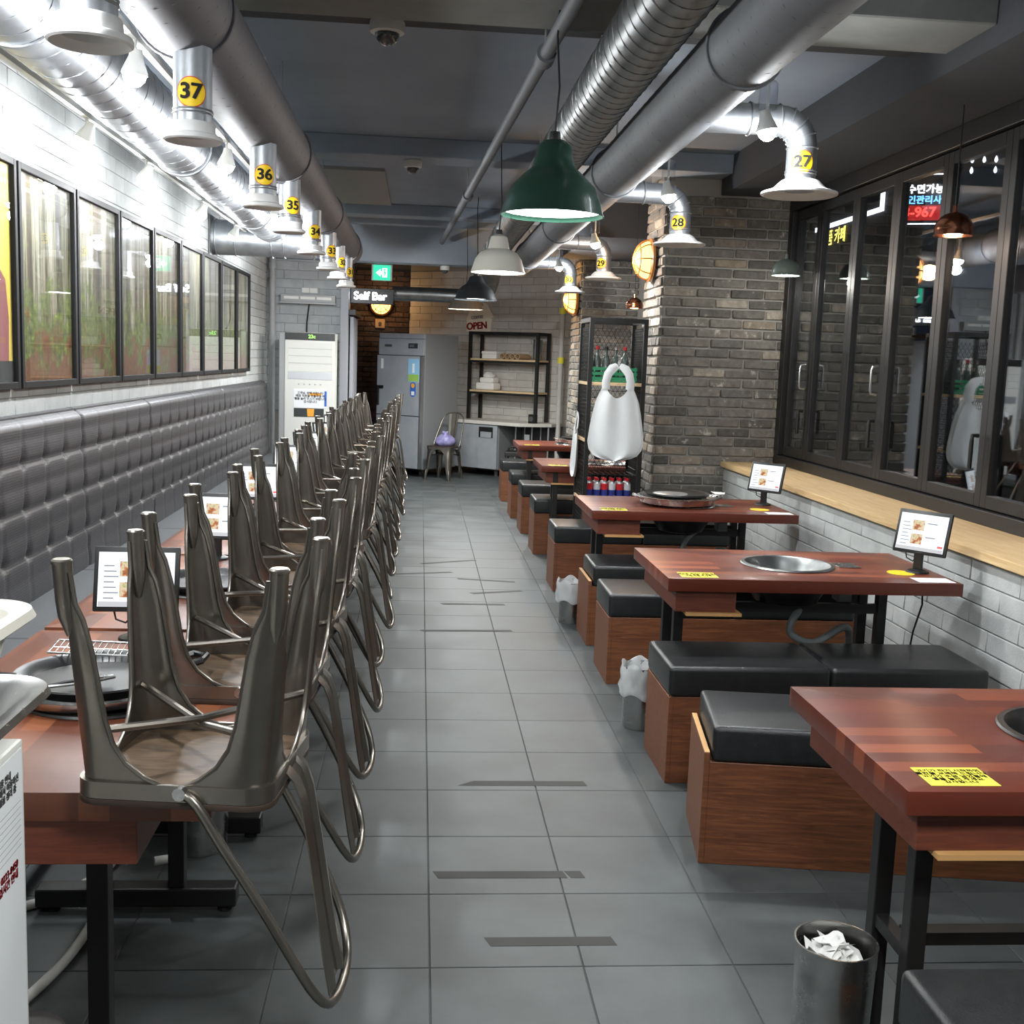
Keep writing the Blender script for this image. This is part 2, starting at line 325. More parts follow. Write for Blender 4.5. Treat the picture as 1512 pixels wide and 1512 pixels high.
def copies(o):
    """fast copier: remembers the tree once"""
    tree = [(ch, [g for g in bpy.data.objects if g.parent == ch]) for ch in bpy.data.objects if ch.parent == o]
    def make(loc, rot):
        r = o.copy(); COL.objects.link(r); r.location = loc; r.rotation_euler = rot
        for ch, gs in tree:
            c = ch.copy(); COL.objects.link(c); c.parent = r
            for g in gs:
                d = g.copy(); COL.objects.link(d); d.parent = c
        return r
    return make
def txt_mesh(s, size, m, ext=0.0006, align='CENTER', bold=0.0, fn=None, spacing=1.0):
    bold, fat = min(bold, size*.012), max(0, bold-size*.012)      # heavy weights: thicken by side-by-side copies, outlines stay clean
    cu = bpy.data.curves.new('lettering', 'FONT'); cu.body = s; cu.size = size; cu.extrude = ext; cu.align_x = align; cu.align_y = 'CENTER'; cu.offset = bold; cu.space_line = spacing
    o = bpy.data.objects.new('lettering', cu); COL.objects.link(o); dg = bpy.context.evaluated_depsgraph_get(); dg.update()
    me = bpy.data.meshes.new_from_object(o.evaluated_get(dg)); bpy.data.objects.remove(o); bpy.data.curves.remove(cu)
    if fat > 0:
        bm = bmesh.new(); bm.from_mesh(me); g0 = bm.verts[:]+bm.edges[:]+bm.faces[:]
        for dx, dy in ((fat, 0), (-fat, 0), (0, fat*.6), (0, -fat*.6)):
            r_ = bmesh.ops.duplicate(bm, geom=g0); bmesh.ops.translate(bm, verts=[e for e in r_['geom'] if isinstance(e, bmesh.types.BMVert)], vec=(dx, dy, 0))
        bm.to_mesh(me); bm.free()
    if fn:
        for v in me.vertices: v.co = fn(v.co)
    me.materials.clear(); me.materials.append(MATS[m]); return me
def text(name, s, size, m, parent, loc, rot, **kw): return link(name, txt_mesh(s, size, m, **kw), parent, loc, rot)
def arc(c, r, a0, a1, n, plane='xz'):
    out = []
    for i in range(n+1):
        a = a0+(a1-a0)*i/n; u, v_ = r*math.cos(a), r*math.sin(a)
        out.append((c[0]+u, c[1], c[2]+v_) if plane == 'xz' else ((c[0]+u, c[1]+v_, c[2]) if plane == 'xy' else (c[0], c[1]+u, c[2]+v_)))
    return out
def cr(pts, n=5):
    P = [Vector(p) for p in pts]; S = []
    for i in range(len(P)-1):
        p0, p1, p2, p3 = P[max(i-1, 0)], P[i], P[i+1], P[min(i+2, len(P)-1)]
        for j in range(n):
            q_ = j/n; S.append(.5*((2*p1)+(-p0+p2)*q_+(2*p0-5*p1+4*p2-p3)*q_*q_+(-p0+3*p1-3*p2+p3)*q_**3))
    return S+[P[-1]]
def lamp(name, typ, loc, energy, parent=None, color=(1, 1, 1), size=.05, spot=None, blend=.5, rot=(0, 0, 0)):
    d = bpy.data.lights.new(name, typ); d.energy = energy; d.color = color
    if typ == 'AREA': d.size = size; d.shape = 'DISK'
    else: d.shadow_soft_size = size
    if spot: d.spot_size = spot; d.spot_blend = blend
    o = bpy.data.objects.new(name, d); COL.objects.link(o); o.location = loc; o.rotation_euler = rot
    if parent: o.parent = parent
    return o
def aim(o, d):
    o.rotation_euler = Vector(d).to_track_quat('-Z', 'Y').to_euler()


# ================================================================== THE SETTING
def struct(name, mb, m, label, cat, **kw): return tag(mb.build(name, m, **kw), label, cat, kind='structure')
def unit_bricks(name, L, Hh, D, m, n, jit, bev):
    out = []
    for k in range(n):
        b = MB(); b.box(-L/2, L/2, -D, 0, -Hh/2, Hh/2)
        b.v = [(x+random.uniform(-jit, jit), y+(random.uniform(-jit, jit) if y < 0 else 0), z+random.uniform(-jit, jit)*.6) for x, y, z in b.v]
        out.append(b.mesh(name, m, smooth=40, bevel=bev, seg=1))
    return out
def lay(parent, meshes, name, o, ang, L, z0, z1, bl, ch, gap, proud, skip=None, jit=.003, phase=0.0):
    """lay bricks as separate child pieces along a wall line (o + u*s), front face to the right-hand side of u"""
    u = Vector((math.cos(ang), math.sin(ang), 0)); nrm = Vector((u.y, -u.x, 0)); row = 0; z = z0; cnt = 0
    while z + ch*.6 <= z1:
        s = -((row % 2)*.5 + phase + random.uniform(-.12, .12) + .5*0)*bl
        while s < L-.01:
            a, b = max(s, 0), min(s+bl, L)
            if b-a > .03 and not (skip and skip(a, b, z, z+ch)):
                ln = b-a-gap; sc = ln/(bl-gap)
                p = Vector(o)+u*((a+b)/2)+nrm*random.uniform(0, jit); p.z = z+ch/2
                link(name, random.choice(meshes), parent, tuple(p), (0, 0, ang), (sc, 1, 1)); cnt += 1
            s += bl
        z += ch; row += 1
    return cnt

# floor -------------------------------------------------------------
floor = struct('floor', MB().box(-1.95, 2.9, -2.2, 17.2, -.08, -.003), 'grout', 'dark grey tiled floor running down the whole restaurant', 'floor', smooth=0)
TX, TY, TS = .063, 2.701, .4
tile = MB().box(0, TS-.0035, 0, TS-.0035, -.012, 0).mesh('tile', 'floor_tile', smooth=0, bevel=.0012, seg=1)
rest = MB()
for i in range(-5, 7):
    for j in range(-12, 37):
        x, y = TX+i*TS, TY+j*TS
        if -3 <= i <= 4 and -2 <= j <= 28: link('tile', tile, floor, (x, y, 0))
        else: rest.box(x, x+TS-.0035, y, y+TS-.0035, -.012, 0)
tag(rest.build('far_tiles', 'floor_tile', floor, smooth=0), kind='stuff')

# ceiling ------------------------------------------------------------
ceil = struct('ceiling', MB().box(-1.95, 2.9, -2.2, 17.2, 3.06, 3.16), 'ceiling', 'dark grey painted concrete ceiling with cross beams', 'ceiling', smooth=0)
for y0, y1, z, mm in ((1.2, 1.6, 2.92, 'ceiling'), (4.33, 4.75, 2.90, 'beam'), (5.02, 5.16, 2.99, 'ceiling_dark'), (8.0, 8.3, 2.93, 'ceiling'),
                      (11.45, 11.7, 2.95, 'ceiling'), (12.47, 12.62, 2.98, 'ceiling'), (13.0, 13.3, 2.62, 'ceiling')):
    MB().box(-1.78, 2.17, y0, y1, z, 3.06).build('beam', mm, ceil, smooth=0, bevel=.006, seg=1)
for x0, x1, y0, y1 in ((-.88, -.33, 9.36, 11.4), (-.9, -.4, 12.06, 12.45), (-.92, -.42, 12.68, 12.98)):
    MB().box(x0, x1, y0, y1, 3.035, 3.06).build('panel', 'ceiling_panel', ceil, smooth=0)
MB().box(2.17, 2.9, -2.2, 8.3, 2.82, 3.06).build('bulkhead', 'ceiling_dark', ceil, smooth=0)
MB().box(1.45, 2.75, 9.9, 12.1, 2.66, 3.06).build('bulkhead', 'ceiling_dark', ceil, smooth=0)

# left wall ------------------------------------------------------------
WL = -1.78
wl = struct('wall_left', MB().box(WL-.17, WL-.004, -2.2, 13.36, 0, 3.06), 'block_joint', 'pale painted block wall behind the framed forest pictures', 'wall', smooth=0)
BM = unit_bricks('block', .386, .0835, .03, 'block', 5, .0012, .0025)
# the wall faces +X: walk it with u = +Y so that the right-hand side is +X
lay(wl, BM, 'block', (WL-.028, 3.7, 0), PI/2, 9.5, 1.1425, 2.92, .39, .0875, .004, 0,
    lambda a, b, z0, z1: z0 > 1.38 and z1 < 2.30 and 3.7+b < 11.45, jit=.002)

# wall beside the air conditioner (closes the left bay)
BG = unit_bricks('block', .386, .0965, .03, 'block_grey', 4, .0012, .0025)
wbl = struct('wall_back_left', MB().box(WL, -.86, 13.212, 13.4, 0, 3.06), 'block_joint', 'grey painted block wall behind the standing air conditioner', 'wall', smooth=0)
lay(wbl, BG, 'block', (WL, 13.234, 0), 0, .85, .9, 2.7, .39, .1, .004, 0, jit=.002)
# doorway jamb and sliding panel next to it
dr = thing('door_1', 'grey sliding door jamb between the air conditioner wall and the dark brick', 'door', (-.86, 13.2, 0), kind='structure')
MB().box(-.075, .015, -.06, .3, 0, 2.62).build('jamb', 'grey_panel', dr, smooth=0, bevel=.004)
MB().box(.03, .07, .05, .9, 0, 2.0).build('sliding_panel', 'grey_panel', dr, smooth=0, bevel=.004)
MB().box(.01, .09, .02, 1.2, 2.02, 2.08).build('track', 'black_metal', dr, smooth=0)
MB().cyl((.075, .12, .95), (.075, .12, 1.25), .008).build('pull_handle', 'alu', dr)

# rear walls -----------------------------------------------------------
wb = struct('wall_back_brick', MB().box(-1.9, -.18, 16.73, 16.9, 0, 3.06), 'mortar_dark', 'dark brown brick wall behind the tall refrigerator', 'wall', smooth=0)
bb = MB()
for r in range(38):
    s = -1.3-(r % 2)*.115
    while s < -.2:
        a, b = max(s, -1.3), min(s+.23, -.185)
        if b-a > .03:
            j = random.uniform(0, .006); bb.box(a, b-.012, 16.712-j, 16.74, r*.0737+.006, r*.0737+.066)
        s += .23
tag(bb.build('brick_courses', 'brick_dark', wb, smooth=0, bevel=0), kind='stuff')
AX, AY, BX, BY = -.18, 16.72, 2.02, 15.02
ang = math.atan2(BY-AY, BX-AX); LW = math.hypot(BX-AX, BY-AY)
u = Vector((math.cos(ang), math.sin(ang), 0)); nn = Vector((-u.y, u.x, 0))
q = [Vector((AX, AY, 0))+nn*.004, Vector((BX, BY, 0))+nn*.004, Vector((BX, BY, 0))+nn*.2, Vector((AX, AY, 0))+nn*.2]
wba = struct('wall_back', MB().prism([(p.x, p.y) for p in q], 0, 3.06), 'block_joint', 'beige painted block wall behind the open shelf unit', 'wall', smooth=0)
BB = unit_bricks('block', .386, .0965, .03, 'block_back', 4, .0012, .0025)
lay(wba, BB, 'block', tuple(Vector((AX, AY, 0))+nn*.026), ang, LW, .7, 2.8, .39, .1, .004, 0, jit=.002)
struct('wall_back_right', MB().box(2.0, 2.9, 15.0, 15.2, 0, 3.06), 'wall_paint', 'plain grey wall in the rear right corner', 'wall', smooth=0)

# brick pier in front of the windows ------------------------------------
PX0, PY0, PY1 = 1.765, 8.3, 8.95
BR = unit_bricks('brick', .242, .0595, .03, 'brick_grey', 8, .004, .005)
wp = struct('wall_pier', MB().box(PX0+.012, 2.9, PY0+.012, PY1, 0, 3.06), 'mortar', 'grey antique brick pier between the mesh rack and the windows', 'wall', smooth=0)
lay(wp, BR, 'brick', (PX0, PY0+.026, 0), 0, 2.72-PX0, .3048, 2.80, .255, .0737, .013, 0, jit=.005)


# the left side of the pier faces -X: u = -Y has its right-hand side at -X
lay(wp, BR, 'brick', (PX0+.026, PY1, 0), -PI/2, PY1-PY0, .4522, 2.99, .255, .0737, .013, 0, jit=.005, phase=.25)
wr = struct('wall_rear_brick', MB().box(1.712, 2.9, 12.112, 12.8, 0, 3.06), 'mortar', 'grey brick wall return behind the rear right tables', 'wall', smooth=0)
lay(wr, BR, 'brick', (1.70, 12.126, 0), 0, .62, .75, 2.66, .255, .0737, .013, 0, jit=.005)
lay(wr, BR, 'brick', (1.726, 12.8, 0), -PI/2, .67, .75, 2.66, .255, .0737, .013, 0, jit=.005, phase=.25)
struct('wall_right_rear', MB().box(2.75, 2.9, 8.95, 15.1, 0, 3.06), 'wall_paint', 'plain grey side wall beside the rear right tables', 'wall', smooth=0)
struct('wall_front', MB().box(-1.95, 2.9, -2.35, -2.2, 0, 3.06), 'wall_paint', 'plain grey wall behind the viewer', 'wall', smooth=0)

# low block wall, sill and folding window on the right --------------------
wrl = struct('wall_right', MB().box(2.324, 2.72, -2.2, 8.3, 0, .822), 'block_joint', 'low pale grey block wall under the pine window sill', 'wall', smooth=0)
lay(wrl, BM, 'block', (2.346, 8.3, 0), -PI/2, 5.9, .01, .81, .39, .0885, .004, 0, jit=.003)
struct('trim_1', MB().box(2.285, 2.75, -2.2, 8.3, .822, .86), 'pine', 'long pine board window sill over the low block wall', 'sill', smooth=0, bevel=.003)
win = thing('window_1', 'black framed folding window with narrow panes over the pine sill', 'window', (2.72, 0, .86), kind='structure')
MB().box(-.03, .09, -2.2, 8.3, 0, .07).build('frame_bottom', 'window_frame', win, smooth=0, bevel=.004)
MB().box(-.03, .09, -2.2, 8.3, 1.86, 1.96).build('frame_top', 'window_frame', win, smooth=0, bevel=.004)
MB().box(-.03, .09, 8.2, 8.3, .07, 1.86).build('frame_side', 'window_frame', win, smooth=0, bevel=.004)
edges = [8.2, 7.70, 7.06, 6.44, 5.82, 5.18, 4.5, 3.86, 3.2, 2.56, 1.9, 1.2, .5]
hd = MB().tube([(-.02, 0, -.085), (-.055, 0, -.08), (-.06, 0, -.06), (-.06, 0, .06), (-.055, 0, .08), (-.02, 0, .085)], .008).mesh('handle', 'alu')
lv = MB().tube([(-.02, 0, 0), (-.05, 0, 0), (-.052, 0, -.03), (-.052, 0, -.16)], .011).mesh('lever', 'black_metal')
for k in range(len(edges)-1):
    y1, y0 = edges[k], edges[k+1]; wst = .055 if k % 2 else .06
    s = MB().box(0, .05, y0, y0+wst, .075, 1.855).box(0, .05, y1-wst, y1-.002, .075, 1.855).box(0, .05, y0+wst, y1-wst, .075, .14).box(0, .05, y0+wst, y1-wst, 1.79, 1.855)
    s = s.build('sash', 'window_frame', win, smooth=0, bevel=.003, seg=1)
    MB().box(.022, .028, y0+wst-.005, y1-wst+.005, .135, 1.795).build('pane', 'window_glass', s, smooth=0)
    if k in (0, 2): link('handle', hd, s, (0, y0+.03, .66))
    if k in (0, 2, 4): link('lever', lv, s, (0, y0+.03, .42))
struct('wall_right_front', MB().box(2.7, 2.9, -2.2, .5, .86, 2.82), 'wall_paint', 'plain grey wall beside the viewer past the windows', 'wall', smooth=0)

# ------------------------------------------------------------------ outside the windows
g = MB().box(3.0, 16, -6, 30, -.4, -.3).build('street', 'outside_dark', smooth=0); tag(g, 'dark street outside the folding window', 'street', kind='structure')
fac = thing('building', 'dark building across the street with a white light outline', 'building', (9.0, 17.5, -.3))
MB().box(0, 3, -9, 13, 0, 9).build('wall', 'outside_dark', fac, smooth=0)
MB().box(-.06, 0, 4.4, 10.5, 5.05, 5.13).build('light_outline', 'led_white', fac, smooth=0)
MB().box(-.06, 0, 4.4, 4.48, 5.13, 6.6).build('light_outline', 'led_white', fac, smooth=0)
text('lettering', '명품 카페', .36, 'neon_yellow', fac, (-.03, 7.0, 4.80), (PI/2, 0, -PI/2), bold=.006)
for y in (-4.2, -2.9, 5.2): MB().box(-.03, .01, y, y+.9, 1.0, 2.4).build('window', 'dark_print', fac, smooth=0)
sg = thing('neon_sign', 'lit shop sign with white, blue and red lines of lettering beyond the window', 'sign', (5.8, 13.07, 3.38), -.45)
sg.scale = (.41, .41, .41)
MB().box(-.62, .62, 0, .12, -.1, 1.25).build('sign_case', 'sign_black', sg, smooth=0, bevel=.01)
MB().box(-.6, .6, -.006, 0, -.02, .40).build('red_panel', 'sign_red_back', sg, smooth=0)
text('lettering', '시수면가능', .27, 'neon_white', sg, (0, -.012, .84), (PI/2, 0, 0), bold=.008)
text('lettering', '국인관리사', .25, 'neon_blue', sg, (0, -.012, .54), (PI/2, 0, 0), bold=.008)
text('lettering', '3-967', .38, 'neon_red', sg, (0, -.016, .2), (PI/2, 0, 0), bold=.012)
for z in (-.13, 1.25): MB().box(-.64, .64, -.02, .02, z, z+.03).build('light_strip', 'led_white', sg, smooth=0)
for x in (-.5, .5): MB().box(x-.04, x+.04, .03, .10, -8.95, -.1).build('post', 'outside_dark', sg, smooth=0)
il = thing('icicle_lights', 'string of white icicle lights hanging above the neon sign', 'lights', (5.8, 13.2, 4.16), -.45)
random.seed(21)
wire = MB().tube([(-2.2, 0, .02), (2.2, 0, .02)], .006, 5)
drops = MB()
for k in range(34):
    x = -2.1+k*.128; L = random.uniform(.06, .3); wire.tube([(x, 0, .02), (x, 0, -L)], .003, 4)
    for d in range(1, int(L/.12)+2): drops.lathe([(.0, .035), (.012, .01), (.02, -.02), (.012, -.04), (0, -.05)], 6, (x, 0, -d*.12+.04))
wire.build('wire', 'cable_black', il); tag(drops.build('bulbs', 'led_white', il), kind='stuff')
random.seed(11)

# ================================================================== LEFT SIDE
ORD = ['nearest', 'second', 'third', 'fourth', 'fifth', 'sixth', 'seventh', 'eighth', 'ninth', 'tenth', 'eleventh', 'twelfth', 'thirteenth', 'fourteenth', 'fifteenth', 'farthest']
# tufted wall bench ----------------------------------------------------
wbn = thing('wall_bench', 'long dark grey tufted leather bench along the left wall', 'bench', (-1.45, 7.0, 0))
MB().box(-.30, .26, -5.5, 5.55, 0, .36).build('plinth', 'black_metal', wbn, smooth=0)
for k in range(8):
    y0 = -5.5+k*1.38; MB().box(-.22, .30, y0+.003, y0+1.377, .36, .45).build('seat_cushion', 'bench_weave', wbn, bevel=.02, seg=3)
def panel(ya, yb):
    nc, nr, res = 5, 4, 14; W = yb-ya; cw, chh = W/nc, .80/nr
    def fn(u, v):
        y = ya+u*W; yl, zl = u*W, v*.80
        dy = abs(yl-round(yl/cw)*cw); dz = abs(zl-round(zl/chh)*chh); row = round(zl/chh)
        inner = 0 < row < nr
        x = .018
        if inner: x -= .007*math.exp(-(dz/.011)**2)                       # sewn horizontal seam
        x -= .0035*math.exp(-(dy/.012)**2)                                # faint vertical seam
        if inner:
            zz = (zl-row*chh); x -= .020*math.exp(-(dy/.022)**2-((zz/.05) if zz > 0 else (zz/.022))**2)   # button pinch, longer upwards
        x += .004*math.sin(PI*min(1, dz/chh*2))
        if v > .93: x -= .06*((v-.93)/.07)**2.2
        e = min(u, 1-u)*W
        if e < .02: x -= .012*(1-e/.02)**2
        return (-.219-.030*v+x, y, .45+zl)
    m = MB().grid(fn, nc*res, nr*res)
    m.box(-.325, -.262, ya+.004, yb-.004, .45, 1.243)
    return m
for ya, yb in ((-5.5, -4.1), (-4.1, -2.68), (-2.68, -1.26), (-1.26, .15), (.15, 1.53), (1.53, 2.83), (2.83, 4.2), (4.2, 5.55)):
    panel(ya, yb).build('back_panel', 'leather_grey', wbn, smooth=60)

# framed pictures ---------------------------------------------------------
for k in range(9):
    y0 = 4.25+.826*k; wd = .80; hgt = .97
    nth = 'yellow poster in a black frame, nearest picture on the left wall' if k == 0 else \
          'framed tall forest picture, %s forest picture from the camera on the left wall' % (['first', 'second', 'third', 'fourth', 'fifth', 'sixth', 'seventh', 'last'][k-1])
    p = thing('framed_picture', nth, 'picture', (WL+.004, y0, 1.36), group='framed pictures on the left wall')
    fr = MB().box(0, .045, 0, .03, 0, hgt).box(0, .045, wd-.03, wd, 0, hgt).box(0, .045, .03, wd-.03, 0, .03).box(0, .045, .03, wd-.03, hgt-.03, hgt)
    fr.build('frame', 'frame_black', p, smooth=0, bevel=.002, seg=1)
    if k:
        pr = MB().box(.008, .022, .03, wd-.03, .03, hgt-.03).build('print', 'forest_print', p, smooth=0)
    else:
        pr = MB().box(.008, .022, .03, wd-.03, .03, hgt-.03).build('print', 'yellow_poster', p, smooth=0)
        MB().prism([(.42, .12), (.72, .12), (.73, .30), (.70, .46), (.64, .5), (.62, .58), (.57, .62), (.52, .58), (.5, .5), (.45, .46)], .0222, .0232, 'x').build('printed_figure', 'poster_pink', pr, smooth=0)
        MB().box(.0222, .0232, .03, wd-.03, .03, .12).build('printed_band', 'dark_print', pr, smooth=0)
    MB().box(.032, .034, .03, wd-.03, .03, hgt-.03).build('glass', 'picture_glass', p, smooth=0)

# tables -------------------------------------------------------------------
def top_hole(x0, x1, y0, y1, z0, z1, cx, cy, r, n=48):
    angs = sorted([2*PI*k/n for k in range(n)]+[math.atan2(b-cy, a-cx) % (2*PI) for a in (x0, x1) for b in (y0, y1)])
    inn, out = [], []
    for a in angs:
        c_, s_ = math.cos(a), math.sin(a); t_ = min([((x1-cx)/c_ if c_ > 1e-9 else ((x0-cx)/c_ if c_ < -1e-9 else 1e9)), ((y1-cy)/s_ if s_ > 1e-9 else ((y0-cy)/s_ if s_ < -1e-9 else 1e9))])
        inn.append((cx+r*c_, cy+r*s_)); out.append((cx+t_*c_, cy+t_*s_))
    N = len(angs); m = MB()
    vs = [(x, y, z1) for x, y in inn]+[(x, y, z1) for x, y in out]+[(x, y, z0) for x, y in inn]+[(x, y, z0) for x, y in out]; fs = []
    for i in range(N):
        j = (i+1) % N
        fs += [(i, j, N+j, N+i), (2*N+j, 2*N+i, 3*N+i, 3*N+j), (N+i, N+j, 3*N+j, 3*N+i), (j, i, 2*N+i, 2*N+j)]
    return m.add(vs, fs)
def grill_parts(parent, c, rim, z=.75, burner=True):
    """round charcoal well let into the table top"""
    w_ = MB().lathe([(.196, .002), (.192, .007), (.178, .008), (.172, .002), (.165, -.022), (.15, -.05)], 40, (c[0], c[1], z)).build('grill_well', rim, parent)
    MB().lathe([(.155, -.045), (.15, -.052), (.0, -.052)], 36, (c[0], c[1], z)).build('well_floor', 'griddle', w_)
    MB().lathe([(.17, -.056), (.168, -.09), (.13, -.15), (.09, -.16), (.0, -.16)], 32, (c[0], c[1], z)).build('grill_housing', 'black_plastic', parent)
    if burner:
        MB().lathe([(.0, -.034), (.045, -.034), (.05, -.04), (.05, -.052)], 20, (c[0], c[1], z)).build('burner', 'cream', w_)
        MB().lathe([(.022, -.034), (.024, -.031), (.03, -.031), (.032, -.034)], 16, (c[0], c[1], z)).build('burner_ring', 'griddle', w_)
def left_table(k):
    y = 2.0+1.235*k
    t = thing('long_table', 'red-brown wooden grill table in the left row, %s from the camera' % (ORD[k] if k < 7 else 'farthest'), 'table', (-.712, y+.6, 0), group='tables in the left row')
    top_hole(-.348, .348, -.6, .6, .695, .75, 0, 0, .186).build('tabletop', 'table_wood_y', t, smooth=30, bevel=.0015)
    if k < 3: grill_parts(t, (0, 0), 'griddle', burner=False)
    else: MB().lathe([(.196, .002), (.19, .007), (.17, .003), (.13, -.05), (0, -.05)], 28, (0, 0, .75)).build('grill_well', 'griddle', t)
    MB().box(-.33, .21, -.585, -.33, .605, .695).build('drawer_box', 'drawer_wood', t, smooth=0, bevel=.002)
    for sy in (-.33, .42):
        MB().box(-.31, .235, sy-.03, sy+.03, .018, .072).build('foot_bar', 'black_metal', t, smooth=0, bevel=.006)
        for sx in (-.14, .07): MB().box(sx-.022, sx+.022, sy-.022, sy+.022, .072, .695).build('leg', 'black_metal', t, smooth=0, bevel=.003)
        for sx in (-.27, .2): MB().cyl((sx, sy, 0), (sx, sy, .02), .02, 10).build('foot', 'rubber', t)
    if k < 4:
        MB().box(.23, .30, -.55, -.50, .7502, .7512).build('yellow_sticker', 'note_yellow', t, smooth=0)
    return t
for k in range(8): left_table(k)

# chairs turned upside down on the table edge --------------------------------
def rsq(h, r, n=6):
    pts = []
    for cx, cy, a0 in ((h-r, h-r, 0), (-h+r, h-r, PI/2), (-h+r, -h+r, PI), (h-r, -h+r, 3*PI/2)):
        for i in range(n+1): a = a0+PI/2*i/n; pts.append((cx+r*math.cos(a), cy+r*math.sin(a)))
    return pts
def make_chair():
    t = thing('metal_chair', '', 'chair')
    zs = [.02, .075, .105, .16, .22, .28, .325, .36, .385, .398, .405]; ws = [.024, .028, .040, .050, .056, .062, .072, .092, .122, .148, .172]
    for sx in (1, -1):
        for sy in (1, -1):
            rows = []
            for z, wd in zip(zs, ws):
                k = z/.405; cx, cy = sx*(.198-.028*k), sy*(.178-.008*k); b = .012+.012*k; pr = .006 if .12 < z < .34 else .0
                rows.append([(cx-sx*wd, cy, z), (cx-sx*(wd*.62+b*.4), cy+sy*pr, z), (cx-sx*b*1.6, cy+sy*pr*.2, z), (cx-sx*b*.5, cy-sy*b*.5, z), (cx+sx*pr*.2, cy-sy*b*1.6, z), (cx+sx*pr, cy-sy*(wd*.62+b*.4), z), (cx, cy-sy*wd, z)])
            m = MB(); n = 7; vs = [p for r in rows for p in r]; m.add(vs, [(i*n+j, i*n+j+1, (i+1)*n+j+1, (i+1)*n+j) for i in range(len(rows)-1) for j in range(n-1)])
            # rolled edge along both inner rims
            m2 = MB(); m2.v = list(m.v); m2.f = list(m.f)
            l = m.build('leg', 'chair_metal', t, smooth=50, solid=.0025)
            for j in (0, 6): MB().tube([r[j] for r in rows], .0045, 6).build('rolled_rim', 'chair_metal', l, smooth=60)
            MB().tube([(sx*.190, sy*.170, 0), (sx*.186, sy*.167, .07), (sx*.184, sy*.165, .10), (sx*.181, sy*.162, .135)], [.0165, .017, .0155, .006], 14).build('foot_tube', 'chair_metal', l, smooth=60)
            MB().lathe([(.0, -.002), (.015, -.002), (.018, .001), (.018, .006)], 14, (sx*.190, sy*.170, 0)).build('foot_cap', 'chair_metal', l)
    po = rsq(.177, .045); pi_ = rsq(.170, .042); n = len(po)
    m = MB(); m.add([(x, y, .395) for x, y in po]+[(x, y, .425) for x, y in po]+[(x, y, .425) for x, y in pi_]+[(x, y, .395) for x, y in pi_],
                    [(a*n+i, a*n+(i+1) % n, ((a+1) % 4)*n+(i+1) % n, ((a+1) % 4)*n+i) for a in range(4) for i in range(n)])
    m.build('apron', 'chair_metal', t, smooth=40)
    MB().prism(rsq(.1705, .042), .414, .430).build('seat', 'seat_wood', t, smooth=40)
    MB().prism(rsq(.178, .046), .4255, .438).build('seat_edge', 'seat_edge', t, smooth=40, bevel=.003)
    for s_ in (1, -1): MB().tube([(-.168, -s_*.150, .315), (0, 0, .335+s_*.006), (.168, s_*.150, .315)], .0075, 8).build('cross_bar', 'chair_metal', t)
    # back: bent tube loop and pressed splat
    def side(sy): return [(.02, sy*.180, .405), (.05, sy*.186, .425), (.095, sy*.184, .50), (.165, sy*.172, .62), (.225, sy*.158, .735), (.255, sy*.135, .80), (.272, sy*.085, .845), (.277, 0, .858)]
    A = side(-1); B = side(1)[::-1][1:]
    P = [Vector(p) for p in A+B]; S = []
    for i in range(len(P)-1):
        p0, p1, p2, p3 = P[max(i-1, 0)], P[i], P[i+1], P[min(i+2, len(P)-1)]
        for j in range(4):
            q_ = j/4; S.append(.5*((2*p1)+(-p0+p2)*q_+(2*p0-5*p1+4*p2-p3)*q_*q_+(-p0+3*p1-3*p2+p3)*q_**3))
    S.append(P[-1]); MB().tube(S, .0095, 8).build('back_tube', 'chair_metal', t, smooth=70)
    sp = [(.168, .40, .11), (.192, .425, .11), (.205, .46, .108), (.222, .56, .11), (.240, .68, .12), (.256, .78, .13), (.268, .842, .135)]
    m = MB(); vs = []
    for x, z, wd in sp: vs += [(x, -wd/2, z), (x+.006, -wd/4, z), (x-.004, -wd/5, z), (x-.004, wd/5, z), (x+.006, wd/4, z), (x, wd/2, z)]
    m.add(vs, [(i*6+j, i*6+j+1, (i+1)*6+j+1, (i+1)*6+j) for i in range(len(sp)-1) for j in range(5)])
    m.build('splat', 'chair_metal', t, smooth=50, solid=.003)
    for sy in (-1, 1): MB().cyl((.02, sy*.178, .405), (.02, sy*.192, .405), .012, 10).build('bolt', 'steel', t)
    return t
chair0 = make_chair(); cc = copies(chair0); random.seed(5)
CHY = [2.10, 2.70, 3.26, 3.86, 4.46, 5.08, 5.68, 6.32, 6.93, 7.55, 8.15, 8.78, 9.4, 10.02, 10.65, 11.25]
for k, y in enumerate(CHY):
    dx = [0, .0, .0, .01, -.01, .02][k % 6]; rz = math.radians([-7, -4, -8, -3, -9, -5, 1, -6][k % 8])
    loc = (-.40+dx, y, .75+.438+.0005)
    if k == 0: c = chair0; c.location = loc; c.rotation_euler = (PI, 0, rz)
    else: c = cc(loc, (PI, 0, rz))
    tag(c, 'gunmetal chair set upside down on the left tables, %s chair from the camera' % ORD[k], 'chair', 'chairs upside down on the left tables')
cu_ = cc((.33, 14.52, 0), (0, 0, math.radians(62))); tag(cu_, 'upright metal chair between the tall refrigerator and the counter', 'chair')
cu_['group'] = 'chair standing by the counter'
bag = MB().lathe([(0, 0), (.11, .004), (.135, .05), (.12, .1), (.07, .135), (.03, .15), (.035, .175), (.0, .17)], 22, (0, 0, 0), fn=lambda r, z, a: (r*(1+.10*math.sin(5*a+z*30)+.06*math.sin(9*a)), z*(1+.08*math.sin(3*a)))).build('plastic_bag', 'purple_bag', loc=(.34, 14.5, .439), smooth=80)
tag(bag, 'crumpled purple plastic bag on the upright metal chair', 'bag')

